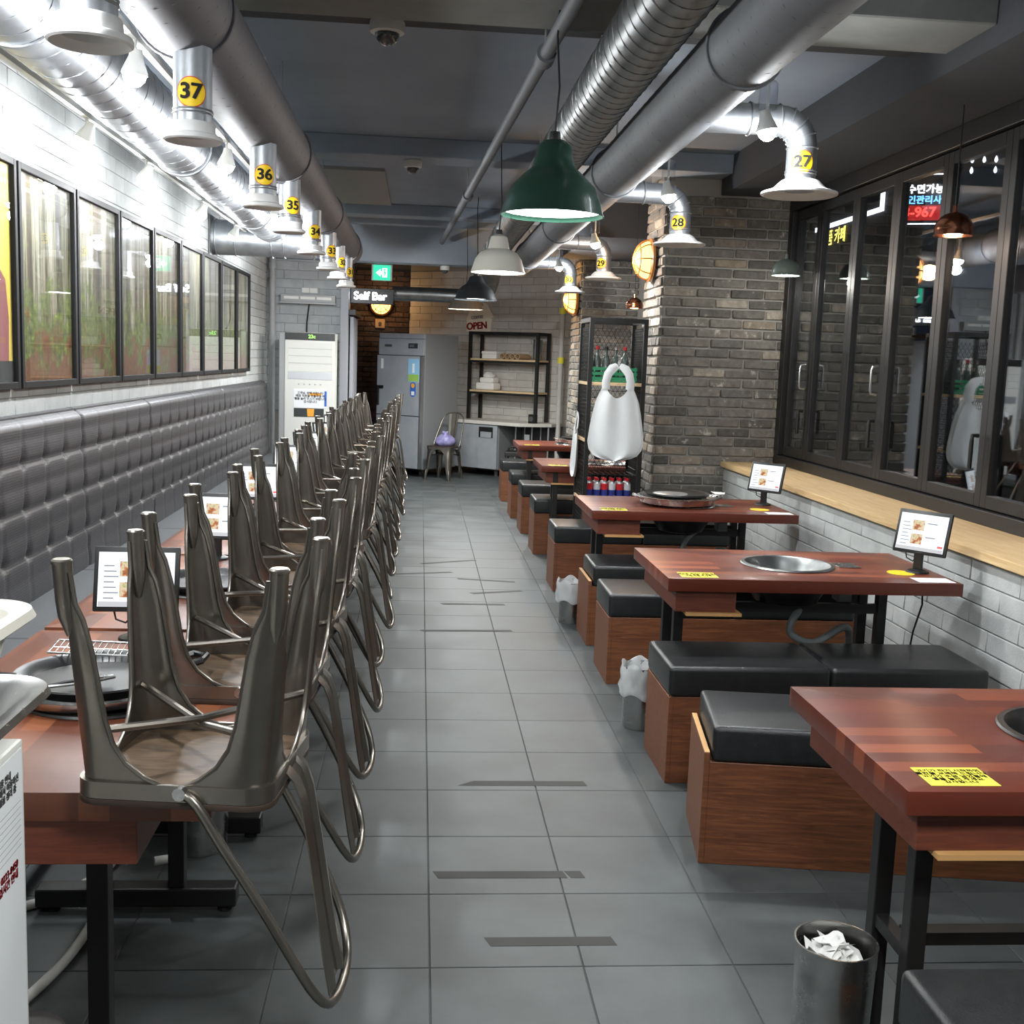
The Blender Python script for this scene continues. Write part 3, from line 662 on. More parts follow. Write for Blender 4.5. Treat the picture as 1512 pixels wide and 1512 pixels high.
# tablets ----------------------------------------------------------------
def make_tablet():
    t = thing('menu_tablet', '', 'tablet'); W, Hh = .232, .182
    MB().lathe([(0, .012), (.03, .012), (.045, .006), (.048, 0), (0, 0)], 24).build('base', 'black_plastic', t)
    MB().box(-.018, .018, -.006, .012, .008, .085).build('post', 'black_plastic', t, smooth=0, bevel=.003)
    tl = math.radians(-14)
    c = MB().box(-W/2, W/2, -.007, .007, 0, Hh).build('case', 'black_plastic', t, (0, .0, .075), (tl, 0, 0), smooth=30, bevel=.005)
    s = MB().box(-W/2+.013, W/2-.013, -.0082, -.0072, .014, Hh-.016).build('screen', 'screen', t, (0, .0, .075), (tl, 0, 0), smooth=0)
    for q in range(7): MB().box(-.088, -.088+.028+.006*(q % 3), -.0088, -.0084, .126-.015*q, .129-.015*q).build('menu_line', 'screen_text', s, smooth=0)
    for q in range(2): MB().box(-.045, .005, -.0088, -.0084, .098-.058*q, .140-.058*q).build('food_picture', 'screen_food', s, smooth=0)
    for q in range(2): MB().box(.018, .06, -.0088, -.0084, .128-.058*q, .132-.058*q).build('menu_line', 'screen_text', s, smooth=0)
    MB().box(.076, .098, -.0088, -.0084, .034, .043).build('order_button', 'screen_red', s, smooth=0)
    MB().box(-.101, .101, -.0088, -.0084, .0145, .028).build('bottom_bar', 'screen_grey', s, smooth=0)
    MB().tube([(-.06, .006, .004), (-.055, .012, -.02), (-.03, .02, -.03), (-.012, .012, -.012)], .003, 6).build('cable', 'cable_black', c)
    return t
tab0 = make_tablet(); tc = copies(tab0)
TLY = [3.12, 4.40, 5.62, 6.85, 8.1, 9.3, 10.5, 11.7]
for k, y in enumerate(TLY):
    loc = (-.775 + [.0, .0, -.02, .01, .0, .02, 0, .12][k], min(y, 2.0+1.235*k+1.14), .751); rz = math.radians([2, -3, 4, 0, 30, 35, -3, 6][k])
    if k == 0: o = tab0; o.location = loc; o.rotation_euler = (0, 0, rz)
    else: o = tc(loc, (0, 0, rz))
    tag(o, 'black ordering tablet with a lit menu on the left tables, %s from the camera' % (ORD[k] if k < 7 else 'farthest'), 'tablet', 'tablets on the left tables')
for (x, y, a, lb) in ((2.07, 4.40, -52, 'black ordering tablet under the pine sill on the table with the empty grill well'), (2.085, 6.56, -50, 'black ordering tablet at the wall end of the table with the griddle pan'), (2.07, 2.3, -50, 'black ordering tablet on the nearest right table')):
    o = tc((x, y, .751), (0, 0, math.radians(a))); tag(o, lb, 'tablet', 'tablets on the right tables')

# grill pan, grate and tongs on the first left table
pn = thing('grill_pan', 'black grill pan in a steel tray on the nearest left table', 'pan', (-.735, 2.60, .752))
MB().lathe([(0, .010), (.165, .010), (.19, .022), (.2, .034), (.203, .034), (.195, .018), (.17, .0), (0, 0)], 40).build('steel_tray', 'steel', pn)
MB().lathe([(0, .034), (.15, .034), (.168, .052), (.182, .056), (.184, .052), (.172, .04), (.15, .024), (0, .024)], 40).build('black_pan', 'griddle', pn)
for a in (.45, .45+PI):
    c_, s_ = math.cos(a), math.sin(a); MB().tube([(.17*c_-.035*s_, .17*s_+.035*c_, .05), (.235*c_-.035*s_, .235*s_+.035*c_, .062), (.255*c_, .255*s_, .064), (.235*c_+.035*s_, .235*s_-.035*c_, .062), (.17*c_+.035*s_, .17*s_-.035*c_, .05)], .009, 8).build('handle', 'griddle', pn)
gr = MB()
for i in range(13): gr.tube([(-.09+.015*i, -.06, 0), (-.09+.015*i, .06, 0)], .0015, 5)
gr.tube([(-.092, -.06, 0), (.092, -.06, 0), (.092, .06, 0), (-.092, .06, 0)], .003, 6, closed=True).tube([(-.09, 0, -.002), (.09, 0, -.002)], .002, 5)
tag(gr.build('wire_grate', 'steel', loc=(-.80, 2.79, .81), rot=(.0, .06, .1)), 'small steel wire grate lying on the black grill pan', 'grate')
tg = thing('tongs', 'steel tongs lying in the black grill pan', 'tongs', (-.76, 2.52, .795), .5)
for s_ in (1, -1): MB().tube([(-.08, 0, .004), (-.02, s_*.012, .006), (.05, s_*.012, .008), (.085, s_*.006, .01)], .004, 6).build('arm', 'steel', tg)
pn2 = thing('grill_pan', 'black grill pan with a loop handle on the second left table', 'pan', (-.70, 3.83, .752))
MB().lathe([(0, .012), (.15, .012), (.172, .03), (.182, .034), (.184, .03), (.172, .012), (.15, 0), (0, 0)], 40).build('pan', 'griddle', pn2)
MB().tube([(.15, -.08, .03), (.21, -.11, .04), (.235, -.08, .04), (.225, -.045, .04), (.165, -.03, .03)], .009, 8).build('handle', 'griddle', pn2)
dv = MB().prism([(0, 0), (.05, 0), (.05, .035), (0, .035)], 0, .012).build('lighter_box', 'griddle', loc=(-.52, 3.0, .7515), rot=(0, 0, .5), bevel=.003)
tag(dv, 'small dark box on the nearest left table beside the grill pan', 'box')

# bin with a bag under the first left table, cables
def make_bin(name, label, loc, bagged, r=.088, h=.30, tissue=True):
    t = thing(name, label, 'bin', loc)
    MB().lathe([(r*.86, 0), (r*.9, .01), (r*.98, h*.8), (r*.98, h*.84), (r, h*.86), (r, h), (r*1.02, h+.003), (r*.97, h+.003), (r*.96, h*.85), (r*.84, .012), (0, .012)], 36).build('body', 'steel', t)
    if bagged:
        n = 40
        MB().lathe([(r*1.10, h*.55), (r*1.14, h*.62), (r*1.08, h*.72), (r*1.12, h*.82), (r*1.10, h*.95), (r*1.04, h+.012), (r*.94, h+.006), (r*.9, h*.7), (r*.8, h*.3)], n,
                   fn=lambda rr, z, a: (rr*(1+.05*math.sin(7*a+z*40)+.03*math.sin(13*a-z*60)), z+.012*math.sin(5*a))).build('bin_liner', 'bag_film', t, smooth=80)
    if tissue:
        random.seed(3); m = MB()
        for k in range(26):
            a = random.uniform(0, 2*PI); d = random.uniform(0, r*.66); c = Vector((d*math.cos(a), d*math.sin(a), h*.86+random.uniform(0, .05)*(1-d/r)))
            base = len(m.v); pts = []
            for i in range(3):
                for j in range(3): pts.append(tuple(c+Vector((random.uniform(-.008, .008)+(i-1)*.024, random.uniform(-.008, .008)+(j-1)*.024, random.uniform(-.014, .02)))))
            m.add(pts, [(i*3+j, i*3+j+1, (i+1)*3+j+1, (i+1)*3+j) for i in range(2) for j in range(2)])
        tag(m.build('tissues', 'tissue', t, smooth=30), kind='stuff')
    return t
make_bin('waste_bin', 'steel bin with a plastic liner under the nearest left table', (-.66, 3.42, 0), True, .095, .26, False)
hs = MB().tube(cr([(-1.02, 2.2, .013), (-.93, 2.45, .013), (-.86, 2.72, .013), (-.84, 2.95, .03), (-.84, 3.04, .09)]), .013, 8)
tag(hs.build('white_hose', 'cable_white', smooth=80), 'white hose curling on the floor under the nearest left table', 'hose')
tag(MB().tube([(-1.1, 2.98, .014), (-.98, 3.06, .014), (-.90, 3.20, .014), (-.86, 3.6, .014)], .014, 8).build('white_pipe', 'cable_white', smooth=80), 'short white pipe on the floor behind the table foot', 'pipe')
tag(MB().cyl((-.74, 3.17, .05), (-.665, 3.20, .05), .013, 12).build('white_tube_end', 'white_plastic'), 'small white tube on the foot bar under the nearest left table', 'tube').location.z = .02

# white cabinet, tray and basket at the left edge ------------------------------
cb_ = thing('white_cabinet', 'white cabinet with a printed notice at the left edge of the photo', 'cabinet', (-.9, 1.35, 0))
MB().box(-.24, .305, -.45, .36, .02, .955).build('body', 'white_plastic', cb_, smooth=0, bevel=.006)
pp = MB().box(.3055, .307, -.05, .345, .45, .945).build('notice', 'paper', cb_, smooth=0)
text('lettering', '이용 안내\n고객님께서 이용하신\n테이블을 정리 중', .0135, 'ink_grey', pp, (.3078, .27, .905), (PI/2, 0, PI/2), ext=.0003, bold=.0006)
text('lettering', '☎ 0223-8450\n영업시간 안내', .016, 'red_ink', pp, (.3078, .27, .765), (PI/2, 0, PI/2), ext=.0003, bold=.0006)
for q in range(8): MB().box(.3072, .3076, .12, .335, .795+.010*q, .7953+.010*q).build('rule_line', 'ink_grey', pp, smooth=0)
for q in ((-.2, -.4), (.27, -.4), (-.2, .3), (.27, .3)): MB().cyl((q[0], q[1], 0), (q[0], q[1], .02), .02, 10).build('foot', 'rubber', cb_)
def tray(W, L, h, r, lip, taper):
    def ring(sx, sy, z, rr):
        pts = []
        for cx, cy, a0 in ((sx-rr, sy-rr, 0), (-sx+rr, sy-rr, PI/2), (-sx+rr, -sy+rr, PI), (sx-rr, -sy+rr, 3*PI/2)):
            for i in range(10): a = a0+PI/2*i/9; pts.append((cx+rr*math.cos(a), cy+rr*math.sin(a), z))
        return pts
    rings = [ring(W-taper, L-taper, 0, r), ring(W-.004, L-.004, h-.006, r), ring(W+lip, L+lip, h, r+lip), ring(W+lip+.003, L+lip+.003, h-.008, r+lip), ring(W+lip+.001, L+lip+.001, h-.010, r+lip)]
    n = 40; m = MB(); m.add([p for R_ in rings for p in R_], [(a*n+i, a*n+(i+1) % n, (a+1)*n+(i+1) % n, (a+1)*n+i) for a in range(len(rings)-1) for i in range(n)]+[tuple(range(n))]); return m
tr1 = thing('steel_tray', 'deep steel tray on top of the white cabinet', 'tray', (-.86, 1.46, .956))
tray(.29, .27, .085, .06, .02, .05).build('pan', 'steel', tr1, smooth=50, solid=.002)
tis = MB(); random.seed(9)
for k in range(7):
    c = Vector((random.uniform(.05, .22), random.uniform(.0, .2), .02+.004*k)); tis.add([tuple(c+Vector((dx+random.uniform(-.02, .02), dy+random.uniform(-.02, .02), random.uniform(0, .012)))) for dx, dy in ((-.05, -.04), (.05, -.04), (.05, .04), (-.05, .04))], [(0, 1, 2, 3)])
tag(tis.build('paper_scraps', 'tissue', tr1, smooth=0, solid=.001), kind='stuff')
bk = thing('plastic_basket', 'white slotted plastic basket stacked on the steel tray', 'basket', (-.882, 1.42, 1.043))
tray(.30, .27, .125, .05, .022, .04).build('tub', 'basket_white', bk, smooth=50, solid=.003)
sl = MB()
for i in range(20):
    y = -.2+.02*i
    for j in range(1): sl.add([(.262+.03*.2+.0040, y, .02), (.262+.03*.2+.004, y+.012, .02), (.262+.036+.0005, y+.012, .105), (.262+.036+.0005, y, .105), (.262+.03*.2+.010, y+.003, .02), (.262+.03*.2+.010, y+.009, .02), (.304, y+.009, .105), (.304, y+.003, .105)], [(0, 1, 5, 4), (1, 2, 6, 5), (2, 3, 7, 6), (3, 0, 4, 7), (4, 5, 6, 7)])
tag(sl.build('ribs', 'basket_white', bk, smooth=0), kind='stuff')
st = thing('low_stool', 'fluffy grey topped low stool at the bottom left edge', 'stool', (-.70, 1.86, 0))
MB().lathe([(0, .36), (.06, .36), (.105, .35), (.12, .335), (.115, .315), (0, .31)], 28, fn=lambda r, z, a: (r*(1+.02*math.sin(17*a)), z+.003*math.sin(23*a))).build('seat_pad', 'fur', st, smooth=80)
for a in (.6, .6+PI/2, .6+PI, .6+1.5*PI): MB().cyl((.08*math.cos(a), .08*math.sin(a), .315), (.105*math.cos(a), .105*math.sin(a), 0), .01, 8).build('leg', 'black_metal', st)

# ================================================================== RIGHT SIDE
def right_table(y0, label, grill=True, wide=1.18, rim='steel', ly=(.16, .34)):
    t = thing('grill_table', label, 'table', (.972, y0, 0), group='grill tables in the right row'); D = .71
    cx, cy = .585, D/2
    top_hole(0, wide, 0, D, .70, .75, cx, cy, .186).build('tabletop', 'table_wood', t, smooth=30, bevel=.0015)
    grill_parts(t, (cx, cy), rim)
    MB().box(.04, .28, .035, D-.06, .612, .70).build('drawer_box', 'drawer_wood', t, smooth=0, bevel=.002)
    MB().box(.08, .30, -.0+.015, .10, .60, .612).build('drawer_runner', 'wood_edge', t, smooth=0)
    MB().box(cx+.205, cx+.30, cy-.055, cy+.055, .7505, .7535).build('control_plate', 'steel', t, smooth=0, bevel=.001)
    for x in (.115, wide-.20):
        for y in ly: MB().box(x-.02, x+.02, y-.02, y+.02, .045, .70).build('leg', 'black_metal', t, smooth=0, bevel=.003)
        MB().box(x-.022, x+.022, ly[0]-.06, ly[1]+.06, .005, .045).build('foot_bar', 'black_metal', t, smooth=0, bevel=.003)
        MB().box(x-.015, x+.015, ly[0]+.02, ly[1]-.02, .30, .33).build('cross_bar', 'black_metal', t, smooth=0)
    for y in ly: MB().box(.135, wide-.22, y-.012, y+.012, .56, .60).build('rail', 'black_metal', t, smooth=0)
    MB().box(.135, wide-.22, sum(ly)/2-.02, sum(ly)/2+.02, .30, .33).build('rail', 'black_metal', t, smooth=0)
    MB().tube(cr([(cx+.10, cy, .60), (cx+.02, cy-.08, .55), (cx+.0, cy-.1, .48), (cx+.10, cy-.1, .44), (cx+.24, cy-.06, .50), (cx+.30, cy+.02, .42), (cx+.30, cy+.05, .2), (cx+.31, cy+.07, .03)]), .016, 10).build('exhaust_hose', 'hose_grey', t, smooth=80)
    MB().box(cx+.22, cx+.28, cy-.03, cy+.05, .60, .70).build('valve_box', 'hose_grey', t, smooth=0, bevel=.006)
    nt = MB().box(.06, .205, .03, .13, .7503, .7509).build('notice', 'note_yellow', t, smooth=0)
    text('lettering', '고기가 타기 시작하면\n불판을 교체해 드립니다\n고기가 조금 남았을때\n벨을 눌러 주세요\n감사합니다', .0155, 'ink', nt, (.1325, .08, .7512), (0, 0, 0), ext=.0002, bold=.0004)
    MB().box(wide-.17, wide-.02, .02, .115, .7503, .7509).build('receipt_sheet', 'paper', t, smooth=0)
    MB().lathe([(0, .7512), (.055, .7512), (.056, .7503)], 24, (wide-.16, .22, 0)).build('round_sticker', 'sticker_yellow', t)
    return t
right_table(2.02, 'red-brown grill table in the near right corner, nearest right table', rim='griddle')
right_table(4.16, 'red-brown grill table with an open steel grill well, second right table', rim='galv_dark', ly=(.30, .50))
right_table(6.10, 'red-brown grill table carrying the steel and black griddle pan', ly=(.42, .60))
right_table(8.72, 'red-brown grill table partly behind the mesh rack', ly=(.05, .17))
right_table(10.82, 'red-brown grill table farthest along the right side', ly=(.05, .14))
tag(MB().tube([(2.08, 4.36, .70), (2.09, 4.37, .62), (2.075, 4.4, .5), (2.06, 4.42, .3), (2.04, 4.44, .004)], .004, 6).build('tablet_cable', 'cable_black', smooth=80), 'thin black cable hanging from the second right table', 'cable')

# griddle pans on two of the tables
def pan(loc, label, kettle=False):
    p = thing('griddle_pan', label, 'pan', loc)
    MB().lathe([(0, .0), (.19, .0), (.215, .006), (.222, .034), (.236, .038), (.238, .043), (.222, .045), (.2, .03), (0, .02)], 44).build('steel_base', 'steel', p)
    for s_ in (1, -1): MB().tube([(s_*.21, -.05, .03), (s_*.25, -.045, .045), (s_*.262, 0, .048), (s_*.25, .045, .045), (s_*.21, .05, .03)], .009, 8).build('handle', 'steel', p)
    MB().lathe([(0, .040), (.15, .040), (.176, .046), (.19, .058), (.188, .066), (.176, .062), (.16, .058), (0, .058)], 44).build('griddle', 'griddle', p)
    return p
pan((1.53, 6.46, .758), 'steel pan with a black griddle on the table before the mesh rack')
tag(MB().lathe([(0, .002), (.10, .002), (.103, .0), (0, 0)], 32, fn=lambda r, z, a: (r*(1+.03*math.sin(3*a)), z)).build('foil_disc', 'alu', loc=(1.49, 6.45, .8165)), 'pale foil disc lying on the black griddle', 'foil')
tis = MB(); random.seed(8)
for k in range(9):
    c = Vector((random.uniform(-.05, .05), random.uniform(-.02, .02), .012+.004*k)); tis.add([tuple(c+Vector((dx+random.uniform(-.012, .012), dy+random.uniform(-.012, .012), random.uniform(-.008, .014)))) for dx, dy in ((-.03, -.02), (.03, -.02), (.03, .02), (-.03, .02))], [(0, 1, 2, 3)])
tag(tis.build('crumpled_napkin', 'tissue', loc=(1.80, 6.72, .753), smooth=0, solid=.001), 'crumpled white napkin behind the griddle pan', 'napkin')
pan((1.62, 11.17, .758), 'steel pan with a black griddle on the farthest right table')
kt = thing('kettle', 'black pot with a curved handle on the farthest right table', 'pot', (1.72, 11.2, .823))
MB().lathe([(0, 0), (.085, 0), (.10, .02), (.095, .06), (.06, .08), (.03, .085), (.012, .088), (.012, .10), (0, .102)], 28).build('body', 'griddle', kt)
MB().tube([(-.08, 0, .06), (-.085, 0, .11), (-.05, 0, .15), (0, 0, .165), (.05, 0, .15), (.085, 0, .11), (.08, 0, .06)], .01, 8).build('handle', 'griddle', kt)

# benches ------------------------------------------------------------------
def bench(loc, rz, L, label, n=2, D=.40, lip=False, cw=None):
    b = thing('box_bench', label, 'bench', loc, rz, group='wooden box benches on the right')
    hb = .335; th = .018; hl = .365 if lip else hb
    MB().box(0, th, 0, D, 0, hl).build('side_panel', 'bench_wood', b, smooth=0, bevel=.0015, seg=1)
    MB().box(L-th, L, 0, D, 0, hb).build('side_panel', 'bench_wood', b, smooth=0, bevel=.0015, seg=1)
    MB().box(th, L-th, 0, th, .0, hb).build('front_panel', 'bench_wood', b, smooth=0, bevel=.0015, seg=1)
    MB().box(th, L-th, D-th, D, .0, hb).build('back_panel', 'bench_wood', b, smooth=0, bevel=.0015, seg=1)
    MB().box(th, L-th, th, D-th, hb-.02, hb-.002).build('lid', 'bench_wood', b, smooth=0)
    x0 = th+.004 if lip else -.004; x1 = cw or L+.0; w_ = (x1-x0)/n
    for k in range(n): MB().box(x0+k*w_+.002, x0+(k+1)*w_-.002, -.004, D+.004, hb, .452).build('cushion', 'leather_black', b, smooth=50, bevel=.02, seg=3)
    if lip: MB().box(.001, th-.001, .002, D-.002, hl, hl+.0015).build('raw_edge', 'wood_edge', b, smooth=0)
    return b
bench((.93, 1.50, 0), 0, 1.22, 'box bench with a black cushion in the bottom right corner')
bench((.915, 3.30, 0), math.radians(-8), 1.22, 'box bench set askew behind the nearest right table, cushion inset', lip=True)
bench((.955, 3.975, 0), 0, 1.24, 'box bench with two long black cushions before the second right table')
bench((.945, 5.27, 0), 0, 1.24, 'box bench behind the second right table')
bench((.957, 6.02, 0), 0, .42, 'short pale-edged box stool before the griddle pan table', n=1, lip=True)
bench((1.45, 6.02, 0), 0, .72, 'box bench under the griddle pan table by the wall', n=1)
bench((.94, 7.48, 0), 0, 1.22, 'box bench between the griddle pan table and the mesh rack')
bench((.95, 8.96, 0), 0, 1.22, 'box bench just behind the mesh rack')
bench((.945, 10.05, 0), 0, 1.22, 'box bench behind the table that is partly behind the rack')
bench((.93, 11.03, 0), 0, 1.22, 'box bench before the farthest right table')
bench((.93, 12.35, 0), 0, .5, 'short box stool behind the farthest right table', n=1)

# bins ---------------------------------------------------------------------
make_bin('waste_bin', 'round steel bin full of tissues beside the nearest right table', (.955, 2.27, 0), False, .09, .30)
make_bin('waste_bin', 'steel bin with a plastic liner beside the two-cushion bench', (.99, 4.64, 0), True, .085, .27, False)
make_bin('waste_bin', 'steel bin with a plastic liner beside the pale-edged stool', (.945, 6.58, 0), True, .085, .25, False)

# mesh rack ------------------------------------------------------------------
rk = thing('mesh_rack', 'tall black wire mesh rack beside the brick pier', 'rack', (1.19, 7.95, 0)); RW, RD, RH = .42, .49, 1.885
for x in (0, RW-.03):
    for y in (0, RD-.03): MB().box(x, x+.03, y, y+.03, 0, RH).build('post', 'black_metal', rk, smooth=0)
for z in (.03, RH-.03):
    for y in (0, RD-.03): MB().box(.03, RW-.03, y, y+.03, z, z+.03).build('rail', 'black_metal', rk, smooth=0)
    for x in (0, RW-.03): MB().box(x, x+.03, .03, RD-.03, z, z+.03).build('rail', 'black_metal', rk, smooth=0)
for z in (.58, 1.02, 1.43): MB().box(.0, RW, .005, RD-.005, z-.022, z).build('shelf_board', 'shelf_wood', rk, smooth=0, bevel=.002)
def mesh_panel(fn, W, Hh, pitch=.034):
    """expanded metal: rhombic strands"""
    m = MB(); n = int((W+Hh*.6)/pitch)
    for sgn in (1, -1):
        for k in range(-int(Hh*.6/pitch)-1, int(W/pitch)+int(Hh*.6/pitch)+2):
            a0 = k*pitch; pts = []
            t0, t1 = 0.0, Hh
            def xs(t_): return a0+sgn*t_*.6
            # clip to 0..W
            lo, hi = 0.0, Hh
            if sgn > 0: lo = max(lo, (0-a0)/.6); hi = min(hi, (W-a0)/.6)
            else: lo = max(lo, (a0-W)/.6); hi = min(hi, a0/.6)
            if hi-lo > .02: m.tube([fn(xs(lo), lo), fn(xs(hi), hi)], .0022, 4, caps=False)
    return m
tag(mesh_panel(lambda s, t_: (.012, .03+s, .06+t_), RD-.06, RH-.12).build('side_mesh', 'black_metal', rk, smooth=0), kind='stuff')
tag(mesh_panel(lambda s, t_: (RW-.012, .03+s, .06+t_), RD-.06, RH-.12, .022).build('side_mesh', 'black_metal', rk, smooth=0), kind='stuff')
tag(mesh_panel(lambda s, t_: (.03+s, RD-.012, .06+t_), RW-.06, RH-.12).build('back_mesh', 'black_metal', rk, smooth=0), kind='stuff')
random.seed(12)
can_tree = None
for r in range(2):
    for k in range(6):
        x = 1.245+.056*k; y = 8.02+.066*r
        c = thing('gas_can', 'red and blue gas canister in the %s row on the rack, %s from the aisle' % (['front', 'back'][r], ['first', 'second', 'third', 'fourth', 'fifth', 'sixth'][k]), 'canister', (x, y, .581), random.uniform(0, 6), 'gas canisters on the mesh rack')
        MB().lathe([(0, 0), (.0255, 0), (.026, .006), (.026, .072), (.0, .072)], 14).build('lower_body', 'can_blue', c)
        MB().lathe([(.0262, .072), (.0262, .118), (.0, .118)], 14).build('upper_body', ('can_red', 'can_white')[(k+r) % 2], c)
        MB().lathe([(.026, .118), (.022, .128), (.012, .132), (.012, .140), (0, .140)], 14).build('shoulder', 'alu', c)
        MB().lathe([(.014, .138), (.014, .156), (0, .158)], 12).build('cap', 'can_red', c)
cr = thing('green_crate', 'green slotted plastic crate on the upper rack shelf', 'crate', (1.40, 8.16, 1.431))
MB().box(-.16, .16, -.11, .11, 0, .01).build('bottom', 'green_plastic', cr, smooth=0)
for s_ in (-1, 1):
    for z in (.015, .05, .085): MB().box(-.16, .16, s_*.11-.004, s_*.11+.004, z, z+.02).build('slat', 'green_plastic', cr, smooth=0)
    for z in (.015, .05, .085): MB().box(s_*.16-.004, s_*.16+.004, -.11, .11, z, z+.02).build('slat', 'green_plastic', cr, smooth=0)
    for x in (-.15, -.05, .05, .15): MB().box(x-.006, x+.006, s_*.11-.005, s_*.11+.005, 0, .11).build('upright', 'green_plastic', cr, smooth=0)
for k, (x, y) in enumerate(((1.25, 8.30), (1.31, 8.33), (1.38, 8.345), (1.45, 8.33), (1.52, 8.34))):
    b = thing('bottle', 'dark glass bottle at the back of the upper rack shelf, %s from the aisle' % ['first', 'second', 'third', 'fourth', 'fifth'][k], 'bottle', (x, y, 1.431), group='bottles on the mesh rack')
    MB().lathe([(0, 0), (.028, 0), (.03, .01), (.03, .14), (.022, .18), (.012, .20), (.012, .245), (0, .245)], 16).build('body', 'bottle_glass', b)
    MB().lathe([(.014, .235), (.014, .26), (0, .262)], 12).build('cap', ('cup_steel', 'can_red', 'black_plastic')[k % 3], b)
for k, y in enumerate((8.05, 8.13, 8.21)):
    b = thing('glass_jar', 'clear glass on the middle rack shelf at the aisle side, %s one' % ['front', 'middle', 'back'][k], 'jar', (1.235, y, 1.021), group='glasses on the mesh rack')
    MB().lathe([(0, .002), (.028, .002), (.034, .12), (.036, .12), (.030, 0), (0, 0)], 18).build('body', 'lamp_glass', b)
tray2 = thing('wire_tray', 'black wire tray under the middle rack shelf', 'tray', (1.4, 8.17, .76))
m = MB()
for i in range(9): m.tube([(-.17+.0425*i, -.14, 0), (-.17+.0425*i, .14, 0)], .002, 4)
m.tube([(-.17, -.14, .0), (.17, -.14, 0), (.17, .14, 0), (-.17, .14, 0)], .003, 5, closed=True).tube([(-.18, -.15, .04), (.18, -.15, .04), (.18, .15, .04), (-.18, .15, .04)], .003, 5, closed=True)
tag(m.build('wires', 'black_metal', tray2), kind='stuff')
for s_ in (-1, 1): MB().box(s_*.19-.005, s_*.19+.005, -.15, .15, -.01, .0).build('runner', 'black_metal', tray2, smooth=0)

# white vinyl aprons on hangers -----------------------------------------------
def apron_obj(loc, rz, label, hang=True, seed=0, wsc=1.0):
    t = thing('apron', label, 'apron', loc, rz, group='white vinyl aprons on the rack'); random.seed(seed); ph = random.uniform(0, 6)
    # outline: half width as a function of height (0 at the bottom, 1 at the neck)
    prof = [(0, .02), (.02, .10), (.06, .155), (.12, .185), (.2, .196), (.35, .185), (.5, .168), (.62, .150), (.70, .128), (.76, .108)]
    Hh = .68
    def hw(v):
        for (a, b), (c, d) in zip(prof, prof[1:]):
            if v <= c: return b+(d-b)*(v-a)/(c-a)
        return prof[-1][1]
    def fn(u, v):
        vv = v*.76; wv = hw(vv)*wsc; x = (u*2-1)*wv; y = .012*math.sin(6*u+ph+vv*3)*(1-vv)+.006*math.sin(13*u+ph)
        z = -Hh+vv*Hh
        if v > .999: z -= .07*max(0, 1-((u*2-1)/.75)**2)      # scooped neckline
        elif v > .85: z -= .07*max(0, 1-((u*2-1)/.75)**2)*(v-.85)/.15
        return (x, y, z)
    body = MB().grid(fn, 22, 26).build('bib', 'apron', t, smooth=80, solid=.0015)
    for s_ in (-1, 1):
        pts = [(s_*.085*wsc, 0, -Hh*.25), (s_*.088*wsc, -.004, -Hh*.17), (s_*.075*wsc, -.006, -Hh*.09), (s_*.045*wsc, -.005, -Hh*.03), (s_*.012, 0, 0)]
        m = MB(); vs = []
        for i, p in enumerate(pts):
            w_ = [.026, .024, .026, .028, .018][i]; d = Vector(pts[min(i+1, 4)])-Vector(pts[max(i-1, 0)]); nrm = Vector((d.z, 0, -d.x)).normalized()
            vs += [tuple(Vector(p)-nrm*w_), tuple(Vector(p)+Vector((0, -.008, 0))), tuple(Vector(p)+nrm*w_)]
        m.add(vs, [(i*3+j, i*3+j+1, (i+1)*3+j+1, (i+1)*3+j) for i in range(4) for j in range(2)]); m.build('strap', 'apron', t, smooth=80, solid=.0015)
    if hang: MB().tube([(0, .0, -.03), (0, 0, .02), (.006, .0, .04), (.012, .012, .062), (.008, .03, .075), (-.002, .04, .07)], .0025, 6).build('hook', 'steel', t)
    return t
apron_obj((1.395, 7.895, 1.555), 0, 'front white vinyl apron hanging on the mesh rack', True, 1)
apron_obj((1.41, 7.925, 1.55), math.radians(3), 'white vinyl apron hidden just behind the front one', True, 2, 1.03)
apron_obj((1.172, 8.32, 1.20), PI/2, 'white vinyl apron on the aisle side of the mesh rack', True, 3, .7).scale = (1, 1, .72)

# dark tape strips on the floor ---------------------------------------------------
TP = [(.218, 2.825, .559, 2.825, 'nearest of the dark tape strips on the floor'), (.083, 3.222, .475, 3.222, 'second dark tape strip on the floor'), (.488, 3.222, .53, 3.222, 'short torn tape scrap beside the second strip'),
      (.205, 3.965, .647, 3.965, 'third dark tape strip on the floor'), (.041, 6.30, .561, 6.33, 'fourth dark tape strip on the floor, one long straight line'), (.17, 7.02, .57, 7.03, 'fifth dark tape strip on the floor'),
      (.38, 7.36, .72, 7.47, 'sixth dark tape strip, slightly tilted'), (.30, 7.86, .70, 7.78, 'seventh dark tape strip, tilted the other way'), (-.18, 7.98, .26, 8.1, 'dark tape strip nearest the chairs'), (.04, 8.42, .46, 8.62, 'farthest dark tape strip on the floor')]
for k, (x0, y0, x1, y1, lb) in enumerate(TP):
    d = Vector((x1-x0, y1-y0, 0)).normalized(); nrm = Vector((-d.y, d.x, 0)); w_ = .023 if k < 4 else .02
    sk = (.03 if k == 3 else .008)
    pts = [Vector((x0, y0, 0))-nrm*w_-d*(sk if k == 3 else -sk), Vector((x1, y1, 0))-nrm*w_+d*.01, Vector((x1, y1, 0))+nrm*w_, Vector((x0, y0, 0))+nrm*w_+d*(sk if k == 3 else -sk)]
    tag(MB().prism([(p.x, p.y) for p in pts], .0002, .0008).build('tape_strip', 'tape', smooth=0), lb, 'tape', 'tape strips on the floor')

